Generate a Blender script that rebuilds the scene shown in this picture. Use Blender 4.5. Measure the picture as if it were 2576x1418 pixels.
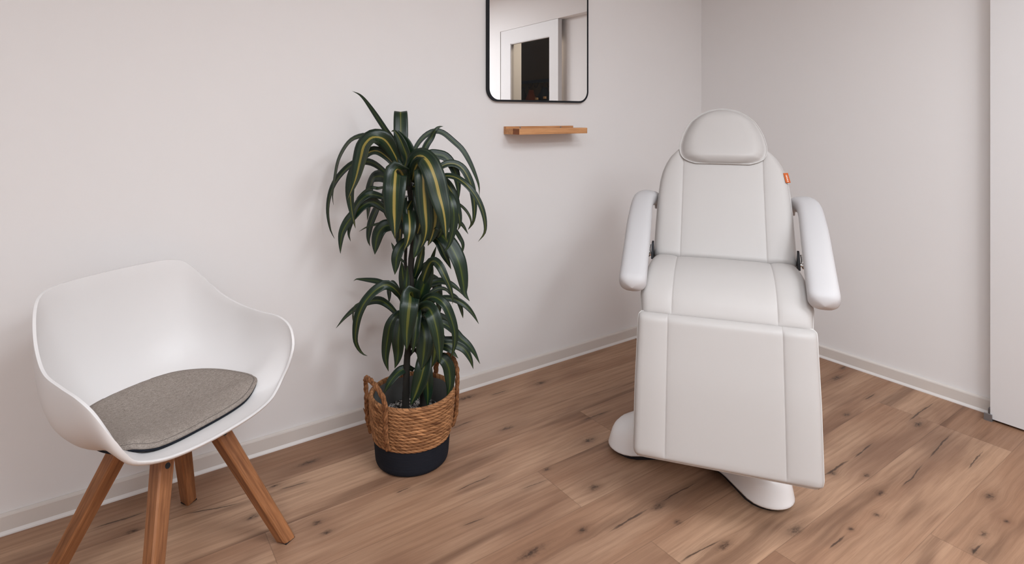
import bpy, bmesh, math, random
from mathutils import Vector, Matrix, noise

# ------------------------------------------------------------------ camera, world, light, exposure
sc = bpy.context.scene
for o in list(bpy.data.objects):
    bpy.data.objects.remove(o)
COL = sc.collection
YAW = math.radians(34.96)
CS, SN = math.cos(YAW), math.sin(YAW)
EYE = 1.28


def W(X, Y, z=0.0):
    """viewer-aligned floor coordinates (right, forward, up) to room coordinates"""
    return Vector((CS * X + SN * Y, -SN * X + CS * Y, z))


cam = bpy.data.cameras.new('camera')
cam.sensor_width = 36.0
cam.lens = 1464.0 / 2576.0 * 36.0
cam.shift_y = -416.0 / 2576.0
cam.clip_start = 0.05
camo = bpy.data.objects.new('camera', cam)
camo.location = (0, 0, EYE)
camo.rotation_euler = (math.radians(90), 0, -YAW)
COL.objects.link(camo)
sc.camera = camo

world = bpy.data.worlds.new('world')
sc.world = world
world.use_nodes = True
world.node_tree.nodes['Background'].inputs[0].default_value = (0.90, 0.955, 1.0, 1)
world.node_tree.nodes['Background'].inputs[1].default_value = 0.3

sc.view_settings.view_transform = 'Standard'
sc.view_settings.look = 'None'
sc.view_settings.gamma = 1.0
sc.view_settings.use_curve_mapping = False
sc.view_settings.exposure = 0.0
sc.cycles.max_bounces = 6
sc.cycles.diffuse_bounces = 4
sc.cycles.glossy_bounces = 4
sc.cycles.use_denoising = True
sc.cycles.adaptive_threshold = 0.05
sc.cycles.caustics_reflective = False
sc.cycles.caustics_refractive = False

LIGHT_TINT = (0.895, 0.955, 1.015)
PANEL_POWER = (18.8, 18.8, 17.5, 17.5, 17.8, 17.8)     # watts of each ceiling panel
PANELS = [(-0.9, -0.1), (-0.9, -1.15), (0.85, 0.2), (0.85, -1.15), (1.75, -0.2), (1.75, -1.15)]


# ------------------------------------------------------------------ helpers
def mesh_obj(name, bm, mat, parent=None, smooth=True, autosmooth=None):
    me = bpy.data.meshes.new(name)
    bmesh.ops.recalc_face_normals(bm, faces=bm.faces[:])
    bm.to_mesh(me)
    bm.free()
    for m in (mat if isinstance(mat, (list, tuple)) else [mat]):
        me.materials.append(m)
    o = bpy.data.objects.new(name, me)
    COL.objects.link(o)
    if parent is not None:
        o.parent = parent
    if smooth:
        for p in me.polygons:
            p.use_smooth = True
        if autosmooth is not None:
            try:
                me.set_sharp_from_angle(angle=math.radians(autosmooth))
            except Exception:
                pass
    return o


def empty(name, loc, rz=0.0):
    o = bpy.data.objects.new(name, None)
    o.empty_display_size = 0.1
    o.location = loc
    o.rotation_euler = (0, 0, rz)
    COL.objects.link(o)
    return o


def tag(o, label, cat, group=None):
    o['label'] = label
    o['category'] = cat
    if group:
        o['group'] = group
    return o


def structure(o):
    o['kind'] = 'structure'
    return o


def box(bm, x0, x1, y0, y1, z0, z1, bev=0.0):
    r = bmesh.ops.create_cube(bm, size=1.0)
    vs = r['verts']
    for v in vs:
        v.co = Vector((x0 + (v.co.x + .5) * (x1 - x0), y0 + (v.co.y + .5) * (y1 - y0), z0 + (v.co.z + .5) * (z1 - z0)))
    if bev > 0:
        es = list({e for v in vs for e in v.link_edges})
        bmesh.ops.bevel(bm, geom=es, offset=bev, segments=3, profile=0.5, affect='EDGES')


def loft(bm, rings, closed=True, cap0=False, cap1=False):
    V = [[bm.verts.new(p) for p in r] for r in rings]
    n = len(V[0])
    F = []
    for a, b in zip(V[:-1], V[1:]):
        for i in range(n if closed else n - 1):
            j = (i + 1) % n
            F.append(bm.faces.new((a[i], a[j], b[j], b[i])))
    if cap0:
        bm.faces.new(V[0])
    if cap1:
        bm.faces.new(list(reversed(V[-1])))
    return V, F


def catmull(P, n, closed=False):
    """n samples of a Catmull-Rom curve through P, evenly spread in arc length"""
    P = [Vector(p) for p in P]
    m = len(P)
    dense = []
    segs = m if closed else m - 1
    for i in range(segs):
        if closed:
            a, b, c, d = P[(i - 1) % m], P[i], P[(i + 1) % m], P[(i + 2) % m]
        else:
            b, c = P[i], P[i + 1]
            a = P[i - 1] if i > 0 else b + (b - c)
            d = P[i + 2] if i + 2 < m else c + (c - b)
        for k in range(16):
            t = k / 16
            dense.append(0.5 * ((2 * b) + (c - a) * t + (2 * a - 5 * b + 4 * c - d) * t * t + (3 * b - a - 3 * c + d) * t ** 3))
    dense.append(P[0].copy() if closed else P[-1].copy())
    L = [0.0]
    for p, q in zip(dense[:-1], dense[1:]):
        L.append(L[-1] + (q - p).length)
    out = []
    k = 0
    for i in range(n):
        s = L[-1] * i / (n if closed else n - 1)
        while k < len(L) - 2 and L[k + 1] < s:
            k += 1
        d = L[k + 1] - L[k]
        f = (s - L[k]) / d if d > 1e-12 else 0
        out.append(dense[k].lerp(dense[k + 1], min(max(f, 0), 1)))
    return out


def tangents(P, closed=False):
    n = len(P)
    T = []
    for i in range(n):
        a = P[i - 1] if (i > 0 or closed) else P[i]
        b = P[(i + 1) % n] if (i < n - 1 or closed) else P[i]
        T.append((b - a).normalized())
    return T


def tube(bm, P, rad, seg=12, closed=False, up=Vector((0, 0, 1)), cap=True, prof=None):
    """sweep a circle (or profile list of (a,b)) along P; rad may be a function of index fraction"""
    T = tangents(P, closed)
    nrm = None
    rings = []
    n = len(P)
    for i, (p, t) in enumerate(zip(P, T)):
        if nrm is None:
            u = up if abs(t.dot(up)) < .95 else Vector((1, 0, 0))
            nrm = (u - t * u.dot(t)).normalized()
        else:
            nrm = (nrm - t * nrm.dot(t)).normalized()
        bi = t.cross(nrm)
        r = rad(i / (n - 1)) if callable(rad) else rad
        if prof is None:
            rings.append([p + (nrm * math.cos(2 * math.pi * k / seg) + bi * math.sin(2 * math.pi * k / seg)) * r for k in range(seg)])
        else:
            rings.append([p + nrm * a * r + bi * b * r for a, b in prof])
    if closed:
        rings.append(rings[0])
        V = [[bm.verts.new(q) for q in r] for r in rings[:-1]]
        m = len(V)
        k = len(V[0])
        for i in range(m):
            for j in range(k):
                bm.faces.new((V[i][j], V[i][(j + 1) % k], V[(i + 1) % m][(j + 1) % k], V[(i + 1) % m][j]))
    else:
        loft(bm, rings, True, cap, cap)


def smoothstep(a, b, x):
    t = min(max((x - a) / (b - a), 0.0), 1.0)
    return t * t * (3 - 2 * t)


def interp(tab, x):
    if x <= tab[0][0]:
        return tab[0][1]
    for (a, p), (b, q) in zip(tab[:-1], tab[1:]):
        if x <= b:
            t = (x - a) / (b - a)
            return p + (q - p) * t
    return tab[-1][1]


# ------------------------------------------------------------------ materials
def srgb(r, g, b):
    def f(c):
        c /= 255.0
        return c / 12.92 if c <= 0.04045 else ((c + 0.055) / 1.055) ** 2.4
    return (f(r), f(g), f(b), 1.0)


class NT:
    """small wrapper for building node trees"""
    def __init__(self, name):
        self.m = bpy.data.materials.new(name)
        self.m.use_nodes = True
        self.t = self.m.node_tree
        self.b = self.t.nodes['Principled BSDF']

    def n(self, typ, **kw):
        nd = self.t.nodes.new(typ)
        for k, v in kw.items():
            setattr(nd, k, v)
        return nd

    def link(self, a, b):
        self.t.links.new(a, b)

    def val(self, sock, v):
        if isinstance(v, (int, float, tuple, list)):
            if isinstance(v, (tuple, list)) and len(v) == 3 and sock.type == 'RGBA':
                v = (*v, 1)
            sock.default_value = v
        else:
            self.link(v, sock)

    def math(self, op, a, b=None, c=None, clamp=False):
        nd = self.n('ShaderNodeMath', operation=op, use_clamp=clamp)
        self.val(nd.inputs[0], a)
        if b is not None:
            self.val(nd.inputs[1], b)
        if c is not None:
            self.val(nd.inputs[2], c)
        return nd.outputs[0]

    def mix(self, f, a, b, mode='MIX'):
        nd = self.n('ShaderNodeMix', data_type='RGBA', blend_type=mode)
        self.val(nd.inputs[0], f)
        self.val(nd.inputs[6], a)
        self.val(nd.inputs[7], b)
        return nd.outputs[2]

    def remap(self, v, a, b, c=0.0, d=1.0, smooth=False):
        nd = self.n('ShaderNodeMapRange', clamp=True)
        if smooth:
            nd.interpolation_type = 'SMOOTHSTEP'
        self.val(nd.inputs[0], v)
        for i, x in enumerate((a, b, c, d)):
            nd.inputs[1 + i].default_value = x
        return nd.outputs[0]

    def noise(self, vec, scale, detail=4, rough=0.55, dist=0.0):
        nd = self.n('ShaderNodeTexNoise')
        if vec is not None:
            self.link(vec, nd.inputs['Vector'])
        nd.inputs['Scale'].default_value = scale
        nd.inputs['Detail'].default_value = detail
        nd.inputs['Roughness'].default_value = rough
        nd.inputs['Distortion'].default_value = dist
        return nd.outputs[0]

    def coords(self, which='Object'):
        return self.n('ShaderNodeTexCoord').outputs[which]

    def sep(self, v):
        nd = self.n('ShaderNodeSeparateXYZ')
        self.link(v, nd.inputs[0])
        return nd.outputs

    def comb(self, x, y, z=0.0):
        nd = self.n('ShaderNodeCombineXYZ')
        for i, v in enumerate((x, y, z)):
            self.val(nd.inputs[i], v)
        return nd.outputs[0]

    def bump(self, h, strength=0.2, dist=0.002):
        nd = self.n('ShaderNodeBump')
        nd.inputs['Strength'].default_value = strength
        nd.inputs['Distance'].default_value = dist
        self.link(h, nd.inputs['Height'])
        self.link(nd.outputs[0], self.b.inputs['Normal'])

    def set(self, color=None, rough=None, spec=None, metal=None):
        if color is not None:
            self.val(self.b.inputs['Base Color'], color)
        if rough is not None:
            self.val(self.b.inputs['Roughness'], rough)
        if spec is not None:
            self.b.inputs['Specular IOR Level'].default_value = spec
        if metal is not None:
            self.b.inputs['Metallic'].default_value = metal
        return self.m


def plain(name, color, rough=0.5, spec=0.4, metal=0.0, bump=None, var=0.03):
    t = NT(name)
    co = t.coords()
    n = t.noise(co, 9.0, 3)
    c = t.mix(t.remap(n, .3, .7, 0, var * 2), color, tuple(x * .8 for x in color[:3]) + (1,))
    if bump:
        t.bump(t.noise(co, bump[0], 3), bump[1], bump[2])
    return t.set(c, rough, spec, metal)


M_WALL = plain('wall_paint', (.83, .805, .795, 1), .9, .2, 0, (420, .10, .0006), .01)
M_WALL_BACK = plain('bounce_cut_wall', (.50, .47, .455, 1), .9, .2, 0, (420, .10, .0006), .01)  # unseen walls, set darker to cut the light they bounce back
M_CEIL = plain('ceiling_paint', (.86, .84, .83, 1), .9, .2)
M_LIP = plain('baseboard_lip_lit', (.78, .745, .72, 1), .45, .35, 0, None, .01)  # light falling on the upturned lip is put into this paler colour
M_BASE = plain('baseboard_foil', (.70, .645, .60, 1), .45, .35, 0, None, .01)
M_WHITE_DOOR = plain('white_lacquer', (.74, .72, .715, 1), .4, .4, 0, None, .01)
M_SHELL = plain('white_plastic', (.76, .735, .725, 1), .42, .4, 0, (900, .05, .0003), .005)
M_LEATHER = plain('pale_grey_leatherette', (.49, .461, .443, 1), .48, .35, 0, (700, .12, .0005), .01)
M_LEATHER_SIDE = plain('leatherette_edge_bounce', (.50, .45, .41, 1), .5, .3, 0, (700, .12, .0005), .01)  # warmer tint on sides and undersides stands for light bounced off the floor
M_PIPING = plain('pale_piping', (.55, .525, .505, 1), .45, .35)
M_ARM = plain('white_foam_skin', (.535, .517, .52, 1), .55, .3, 0, (500, .05, .0004), .005)
M_BASECOVER = plain('white_base_plastic', (.87, .85, .845, 1), .3, .45, 0, None, .005)
M_SEAM = plain('seam_thread', (.43, .40, .38, 1), .8, .2)
M_BLACK = plain('black_plastic', (.015, .016, .02, 1), .5, .4)
M_BLACKMETAL = plain('black_powder_coat', (.010, .012, .016, 1), .55, .25)
M_CHROME = plain('chrome', (.75, .74, .73, 1), .2, .5, 1.0)
M_STEEL = plain('grey_steel', (.32, .33, .35, 1), .4, .5, .8)
M_PATCH = plain('tan_patch', srgb(205, 165, 125), .8, .2)
M_ORANGE = plain('orange_label', srgb(186, 92, 44), .7, .2)
M_LABELWHITE = plain('white_print', (.85, .8, .76, 1), .7, .2)
M_LINER = plain('grey_plastic_liner', (.13, .13, .125, 1), .35, .45, 0, (40, .3, .004), .1)
M_POT = plain('dark_nursery_pot', (.03, .03, .032, 1), .5, .4)
M_BARK = plain('cane_bark', (.030, .027, .023, 1), .8, .25, 0, (90, .5, .002), .3)
M_CORR = plain('dim_corridor_tone', (.085, .063, .05, 1), .9, .2)  # the corridor's lack of light is put into this dark colour
M_RAIL = plain('dark_rail', (.01, .012, .02, 1), .5, .4)
M_COAT = plain('navy_cloth', (.028, .036, .05, 1), .9, .2, 0, (150, .4, .003), .2)
M_COAT2 = plain('charcoal_cloth', (.03, .03, .034, 1), .9, .2, 0, (150, .4, .003), .2)
M_COAT3 = plain('dark_red_cloth', (.16, .05, .035, 1), .9, .2, 0, (150, .4, .003), .2)


def mat_glassmirror():
    t = NT('mirror_silver')
    return t.set((.94, .935, .93, 1), .01, .5, 1.0)


M_MIRROR = mat_glassmirror()


def mat_pane():
    # thin clear glass: see-through from in front, faintly reflecting
    t = NT('clear_glass')
    tr = t.n('ShaderNodeBsdfTransparent')
    tr.inputs[0].default_value = (.93, .94, .93, 1)
    gl = t.n('ShaderNodeBsdfGlossy')
    gl.inputs['Roughness'].default_value = .01
    fr = t.n('ShaderNodeFresnel')
    fr.inputs[0].default_value = 1.06
    mx = t.n('ShaderNodeMixShader')
    t.link(fr.outputs[0], mx.inputs[0])
    t.link(tr.outputs[0], mx.inputs[1])
    t.link(gl.outputs[0], mx.inputs[2])
    out = [n for n in t.t.nodes if n.type == 'OUTPUT_MATERIAL'][0]
    t.link(mx.outputs[0], out.inputs['Surface'])
    return t.m


M_PANE = mat_pane()


def mat_emit(name, color, strength):
    t = NT(name)
    t.b.inputs['Emission Color'].default_value = (*color, 1)
    t.b.inputs['Emission Strength'].default_value = strength
    return t.set((.9, .9, .9, 1), .6)


def wood(name, axis, c0, c1, scale=1.0, rough=.5):
    """straight grained hardwood; grain runs along the object's own axis"""
    t = NT(name)
    x, y, z = t.sep(t.coords())
    st = [1.0, 1.0, 1.0]
    st[axis] = 0.06
    v = t.comb(t.math('MULTIPLY', x, st[0]), t.math('MULTIPLY', y, st[1]), t.math('MULTIPLY', z, st[2]))
    g = t.noise(v, 130 * scale, 5, .6, .3)
    h = t.noise(v, 28 * scale, 3, .5, .6)
    f = t.math('ADD', t.math('MULTIPLY', t.remap(g, .35, .65), .5), t.math('MULTIPLY', t.remap(h, .3, .7), .5))
    c = t.mix(f, c0, c1)
    t.bump(g, .15, .0006)
    return t.set(c, rough, .35)


M_LEG = wood('oiled_beech_leg', 2, srgb(106, 66, 40), srgb(182, 124, 82), 1.0, .42)
M_SHELF = wood('oiled_oak_shelf', 0, srgb(168, 112, 68), srgb(220, 164, 114), 1.0, .5)
M_SHELF_END = wood('oak_end_grain', 1, srgb(118, 66, 34), srgb(160, 96, 56), 1.0, .6)


def mat_felt():
    t = NT('mottled_grey_felt')
    x, y, z = t.sep(t.coords())
    v = t.comb(t.math('MULTIPLY', x, .35), y, z)
    a = t.noise(v, 900, 3, .75)
    b = t.noise(v, 260, 4, .65)
    f = t.math('ADD', t.math('MULTIPLY', t.remap(a, .3, .7), .7), t.math('MULTIPLY', t.remap(b, .3, .7), .3))
    c = t.mix(f, srgb(92, 83, 77), srgb(186, 174, 164))
    t.bump(a, .6, .0012)
    return t.set(c, .95, .1)


M_FELT = mat_felt()
M_STITCH = plain('dark_grey_stitching', (.13, .115, .105, 1), .9, .1)
M_FELTDARK = plain('anti_slip_underside', (.012, .014, .02, 1), .9, .2)


def mat_rope():
    t = NT('twisted_seagrass')
    uv = t.coords('UV')
    u, v, _ = t.sep(uv)
    # u: turns around the basket, v: rope row number
    row = t.math('FLOOR', v)
    ph = t.math('ADD', t.math('ADD', t.math('MULTIPLY', u, 44.0), t.math('MULTIPLY', v, 1.45)), t.math('MULTIPLY', row, .37))
    strand = t.math('FRACT', ph)
    s = t.math('ABSOLUTE', t.math('SUBTRACT', strand, .5))
    nv = t.comb(t.math('FLOOR', ph), t.math('MULTIPLY', row, 3.1), 0.0)
    tone = t.noise(nv, 1.4, 3, .7)
    fine = t.noise(t.comb(t.math('MULTIPLY', u, 300.0), t.math('MULTIPLY', v, 9.0), 0.0), 1.6, 3, .6)
    c = t.mix(t.remap(tone, .3, .7), srgb(100, 62, 38), srgb(210, 152, 104))
    c = t.mix(t.remap(fine, .45, .75, 0, .55), c, srgb(104, 66, 42))
    c = t.mix(t.remap(s, .36, .5, 0, .8), c, srgb(66, 40, 26))
    t.bump(fine, .5, .002)
    return t.set(c, .8, .2)


M_ROPE = mat_rope()
M_BRAID = None


def mat_braid():
    t = NT('braided_handle')
    co = t.coords()
    x, y, z = t.sep(co)
    n = t.noise(co, 70, 4, .7)
    w = t.noise(t.comb(t.math('MULTIPLY', x, 1.0), y, t.math('MULTIPLY', z, .25)), 260, 3, .6)
    c = t.mix(t.remap(n, .3, .7), srgb(84, 52, 33), srgb(168, 116, 76))
    c = t.mix(t.remap(w, .5, .75, 0, .6), c, srgb(60, 36, 22))
    t.bump(w, .5, .002)
    return t.set(c, .8, .2)


M_BRAID = mat_braid()


def mat_blackrope():
    t = NT('black_dipped_weave')
    uv = t.coords('UV')
    n = t.noise(uv, 900, 2)
    c = t.mix(n, (.008, .009, .014, 1), (.018, .02, .028, 1))
    return t.set(c, .85, .2)


M_BLACKROPE = mat_blackrope()


def mat_leaf():
    t = NT('striped_dracaena_leaf')
    u, v, _ = t.sep(t.coords('UV'))
    amt = t.n('ShaderNodeAttribute', attribute_name='stripe').outputs['Fac']
    d = t.math('ABSOLUTE', t.math('SUBTRACT', u, .5))
    st = t.noise(t.comb(t.math('MULTIPLY', u, 26.0), t.math('MULTIPLY', v, .9), t.math('MULTIPLY', amt, 50.0)), 1.0, 4, .65)
    pat = t.noise(t.comb(t.math('MULTIPLY', u, 2.0), t.math('MULTIPLY', v, 2.2), t.math('MULTIPLY', amt, 31.0)), 1.0, 2)
    wid = t.math('ADD', .035, t.math('MULTIPLY', t.remap(pat, .3, .7), .085))
    stripe = t.math('SUBTRACT', 1.0, t.math('MINIMUM', 1.0, t.math('DIVIDE', d, wid)))
    stripe = t.remap(t.math('ADD', stripe, t.math('MULTIPLY', t.math('SUBTRACT', st, .5), .6)), .02, .45, 0, 1, True)
    stripe = t.math('MULTIPLY', stripe, t.remap(v, .0, .12, .25, 1))
    green = t.mix(t.remap(st, .35, .7), (.0045, .013, .0085, 1), (.013, .033, .017, 1))
    green = t.mix(t.math('MULTIPLY', t.remap(d, .06, .26, .55, 0, True), t.remap(amt, 0, 1, .35, 1)), green, (.030, .058, .012, 1))
    lime = t.mix(t.remap(st, .35, .65), (.035, .060, .010, 1), (.075, .095, .016, 1))
    yel = t.mix(t.remap(st, .35, .65), (.16, .15, .022, 1), (.42, .30, .085, 1))
    c = t.mix(stripe, green, t.mix(t.remap(amt, .35, .8, 0, 1, True), lime, yel))
    c = t.mix(t.remap(d, .475, .5, 0, .4), c, (.09, .075, .03, 1))
    t.bump(st, .3, .0015)
    return t.set(c, t.remap(st, .3, .7, .26, .42), .38)


M_LEAF = mat_leaf()


def mat_soil():
    t = NT('soil_with_white_granules')
    co = t.coords()
    n = t.noise(co, 160, 3, .7)
    w = t.noise(co, 46, 3, .6)
    f = t.math('MULTIPLY', t.remap(n, .46, .54), t.remap(w, .42, .52))
    c = t.mix(f, (.012, .011, .011, 1), (.55, .52, .49, 1))
    return t.set(c, .9, .2)


M_SOIL = mat_soil()


# ------------------------------------------------------------------ floor: oak planks with knots and cracks
KNOTS = [(1.715, 2.213, 0.03, 0.013), (1.352, 1.971, 0.034, 0.011), (1.569, 1.712, 0.032, 0.016), (1.313, 1.659, 0.018, 0.008),
         (1.385, 1.485, 0.024, 0.011), (1.211, 1.352, 0.016, 0.012), (1.482, 1.206, 0.016, 0.01), (0.547, 1.857, 0.016, 0.012),
         (0.386, 2.001, 0.022, 0.012), (0.616, 2.198, 0.04, 0.012), (2.161, 0.904, 0.02, 0.01), (2.228, 0.977, 0.016, 0.008),
         (2.445, 0.685, 0.024, 0.013), (2.772, 1.016, 0.034, 0.012), (2.939, 1.425, 0.045, 0.014), (3.08, 1.464, 0.03, 0.01),
         (2.613, 1.226, 0.024, 0.011), (1.897, 0.878, 0.012, 0.008), (2.032, 0.861, 0.01, 0.008), (2.337, 0.614, 0.01, 0.008),
         (2.208, 0.633, 0.018, 0.008), (1.751, 0.974, 0.03, 0.014), (1.487, 1.291, 0.026, 0.014), (0.558, 1.798, 0.018, 0.01),
         (1.347, 2.292, 0.05, 0.014), (2.141, 1.052, 0.014, 0.01), (1.514, 1.06, 0.03, 0.012), (2.099, 0.626, 0.012, 0.007),
         (0.481, 2.125, 0.018, 0.008), (0.071, 2.145, 0.02, 0.011), (1.024, 1.368, 0.05, 0.012)]
CRACKS = [(0.954, 1.74, 1.188, 1.75, 0.0028), (1.252, 1.298, 1.491, 1.303, 0.005), (1.474, 1.305, 1.738, 1.297, 0.003), (1.431, 2.247, 1.582, 2.246, 0.003),
         (1.143, 2.095, 1.294, 2.104, 0.0026), (2.072, 1.067, 2.308, 1.054, 0.005), (2.275, 1.053, 2.513, 1.058, 0.0034), (2.715, 1.052, 3.117, 1.055, 0.004),
         (2.225, 0.874, 2.514, 0.895, 0.003), (2.487, 0.892, 2.853, 0.91, 0.0034), (2.544, 0.782, 2.793, 0.795, 0.0034), (1.744, 0.874, 1.874, 0.873, 0.0034),
         (0.473, 2.091, 0.611, 2.083, 0.003), (-0.055, 2.233, 0.145, 2.225, 0.005), (0.183, 2.143, 0.409, 2.088, 0.0034), (0.801, 1.847, 0.88, 1.851, 0.0034),
         (1.325, 1.099, 1.571, 1.075, 0.0034), (1.604, 1.84, 1.842, 1.835, 0.0034), (2.062, 0.624, 2.177, 0.624, 0.003), (0.896, 1.578, 1.023, 1.571, 0.0022),
         (1.153, 1.621, 1.302, 1.611, 0.0024), (2.788, 1.24, 2.949, 1.242, 0.003)]


def mat_floor():
    t = NT('knotty_oak_planks')
    pos = t.coords('Object')
    px, py, _ = t.sep(pos)
    n1 = t.n('ShaderNodeUVMap', uv_map='grain').outputs[0]
    n2 = t.n('ShaderNodeUVMap', uv_map='edge').outputs[0]
    gx, gy, _ = t.sep(n1)
    ex, ey, _ = t.sep(n2)
    tone = t.n('ShaderNodeAttribute', attribute_name='tone').outputs['Fac']
    # knots: dark core, soft halo, grain flowing around them
    core = halo = flow = None
    jit = t.noise(pos, 55, 3, .6)
    j = t.math('MULTIPLY', t.math('SUBTRACT', jit, .5), .020)
    for kx, ky, a, b in KNOTS:
        dx = t.math('SUBTRACT', px, kx)
        dy = t.math('ADD', t.math('SUBTRACT', py, ky), j)
        q = t.math('ADD', t.math('POWER', t.math('DIVIDE', dx, a), 2.0), t.math('POWER', t.math('DIVIDE', dy, b), 2.0))
        c = t.math('EXPONENT', t.math('MULTIPLY', q, -1.3))
        h = t.math('EXPONENT', t.math('MULTIPLY', q, -.11))
        f = t.math('MULTIPLY', h, dy)
        core = c if core is None else t.math('MAXIMUM', core, c)
        halo = h if halo is None else t.math('MAXIMUM', halo, h)
        flow = f if flow is None else t.math('ADD', flow, f)
    crack = None
    j2 = t.math('MULTIPLY', t.math('SUBTRACT', t.noise(pos, 7, 3, .55), .5), .022)
    j3 = t.noise(t.comb(t.math('MULTIPLY', px, .25), py, 0.0), 90, 4, .7)
    for x0, y0, x1, y1, w in CRACKS:
        lx, ly = x1 - x0, y1 - y0
        L = math.hypot(lx, ly)
        ux, uy = lx / L, ly / L
        dx = t.math('SUBTRACT', px, x0)
        dy = t.math('SUBTRACT', py, y0)
        s = t.math('ADD', t.math('MULTIPLY', dx, ux), t.math('MULTIPLY', dy, uy))
        d = t.math('ADD', t.math('SUBTRACT', t.math('MULTIPLY', dy, ux), t.math('MULTIPLY', dx, uy)), j2)
        e = t.math('MULTIPLY', t.remap(s, 0, L * .3, 0, 1, True), t.remap(s, L * .6, L, 1, 0, True))
        ww = t.math('MULTIPLY', t.math('MULTIPLY', e, w), t.remap(j3, .35, .7, .35, 1.6))
        m = t.math('DIVIDE', t.math('ABSOLUTE', d), t.math('ADD', ww, 1e-5))
        m = t.math('MULTIPLY', t.remap(m, .35, 1.3, 1, 0, True), e)
        m2 = t.math('MULTIPLY', t.math('EXPONENT', t.math('MULTIPLY', t.math('POWER', t.math('DIVIDE', d, .022), 2.0), -1.0)), t.math('MULTIPLY', e, .22))
        m = t.math('MAXIMUM', m, m2)
        crack = m if crack is None else t.math('MAXIMUM', crack, m)
    gy2 = t.math('SUBTRACT', gy, t.math('MULTIPLY', flow, .62))
    v1 = t.comb(t.math('MULTIPLY', gx, .045), gy2, 0.0)
    v2 = t.comb(t.math('MULTIPLY', gx, .16), gy2, 0.0)
    v3 = t.comb(t.math('MULTIPLY', gx, .02), gy2, 0.0)
    broad = t.noise(v2, 4.2, 3, .5, .9)
    grain = t.noise(v1, 80, 6, .62, .5)
    fine = t.noise(v3, 420, 4, .65)
    rings = t.n('ShaderNodeTexWave', wave_type='BANDS', bands_direction='Y')
    t.link(v2, rings.inputs['Vector'])
    rings.inputs['Scale'].default_value = 11
    rings.inputs['Distortion'].default_value = 7
    rings.inputs['Detail'].default_value = 4
    rings.inputs['Detail Scale'].default_value = 1.2
    light = srgb(191, 155, 127)
    mid = srgb(160, 122, 96)
    dark = srgb(106, 75, 56)
    c = t.mix(t.remap(broad, .36, .66), light, mid)
    c = t.mix(t.math('MULTIPLY', t.remap(grain, .46, .80), .40), c, dark)
    c = t.mix(t.math('MULTIPLY', t.remap(rings.outputs['Fac'], .45, .95, 0, 1, True), .13), c, dark)
    c = t.mix(t.remap(fine, .45, .74, 0, .30), c, srgb(120, 86, 66))
    streak = t.noise(t.comb(t.math('MULTIPLY', gx, .09), gy2, 7.7), 11, 3, .5, .4)
    c = t.mix(t.remap(streak, .55, .72, 0, .60, True), c, srgb(96, 66, 49))
    c = t.mix(t.remap(tone, 0, 1, 0, .42), c, t.mix(.5, c, srgb(118, 82, 62), 'MULTIPLY'))
    haze = t.noise(t.comb(t.math('MULTIPLY', gx, .35), gy2, 3.3), 4.5, 3, .5, .3)
    c = t.mix(t.remap(haze, .50, .72, 0, .62, True), c, srgb(112, 78, 60))
    c = t.mix(t.math('MULTIPLY', halo, .30), c, srgb(98, 66, 48))
    core = t.math('MULTIPLY', core, t.remap(t.noise(t.comb(t.math('MULTIPLY', px, .5), py, 0.0), 130, 3, .6), .38, .6, .45, 1.15))
    c = t.mix(t.math('MULTIPLY', core, .82), c, srgb(40, 27, 22))
    c = t.mix(t.math('MULTIPLY', crack, .8), c, srgb(46, 32, 27))
    # plank seams
    ed = t.math('MINIMUM', ex, ey)
    c = t.mix(t.remap(ed, .0004, .0020, .30, 0, True), c, srgb(58, 40, 31))
    hgt = t.math('ADD', t.math('MULTIPLY', fine, .5), t.remap(ed, 0, .0025, -1.2, 0, True))
    t.bump(hgt, .12, .001)
    rg = t.remap(grain, .3, .7, .42, .58)
    return t.set(c, rg, .32)


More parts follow.
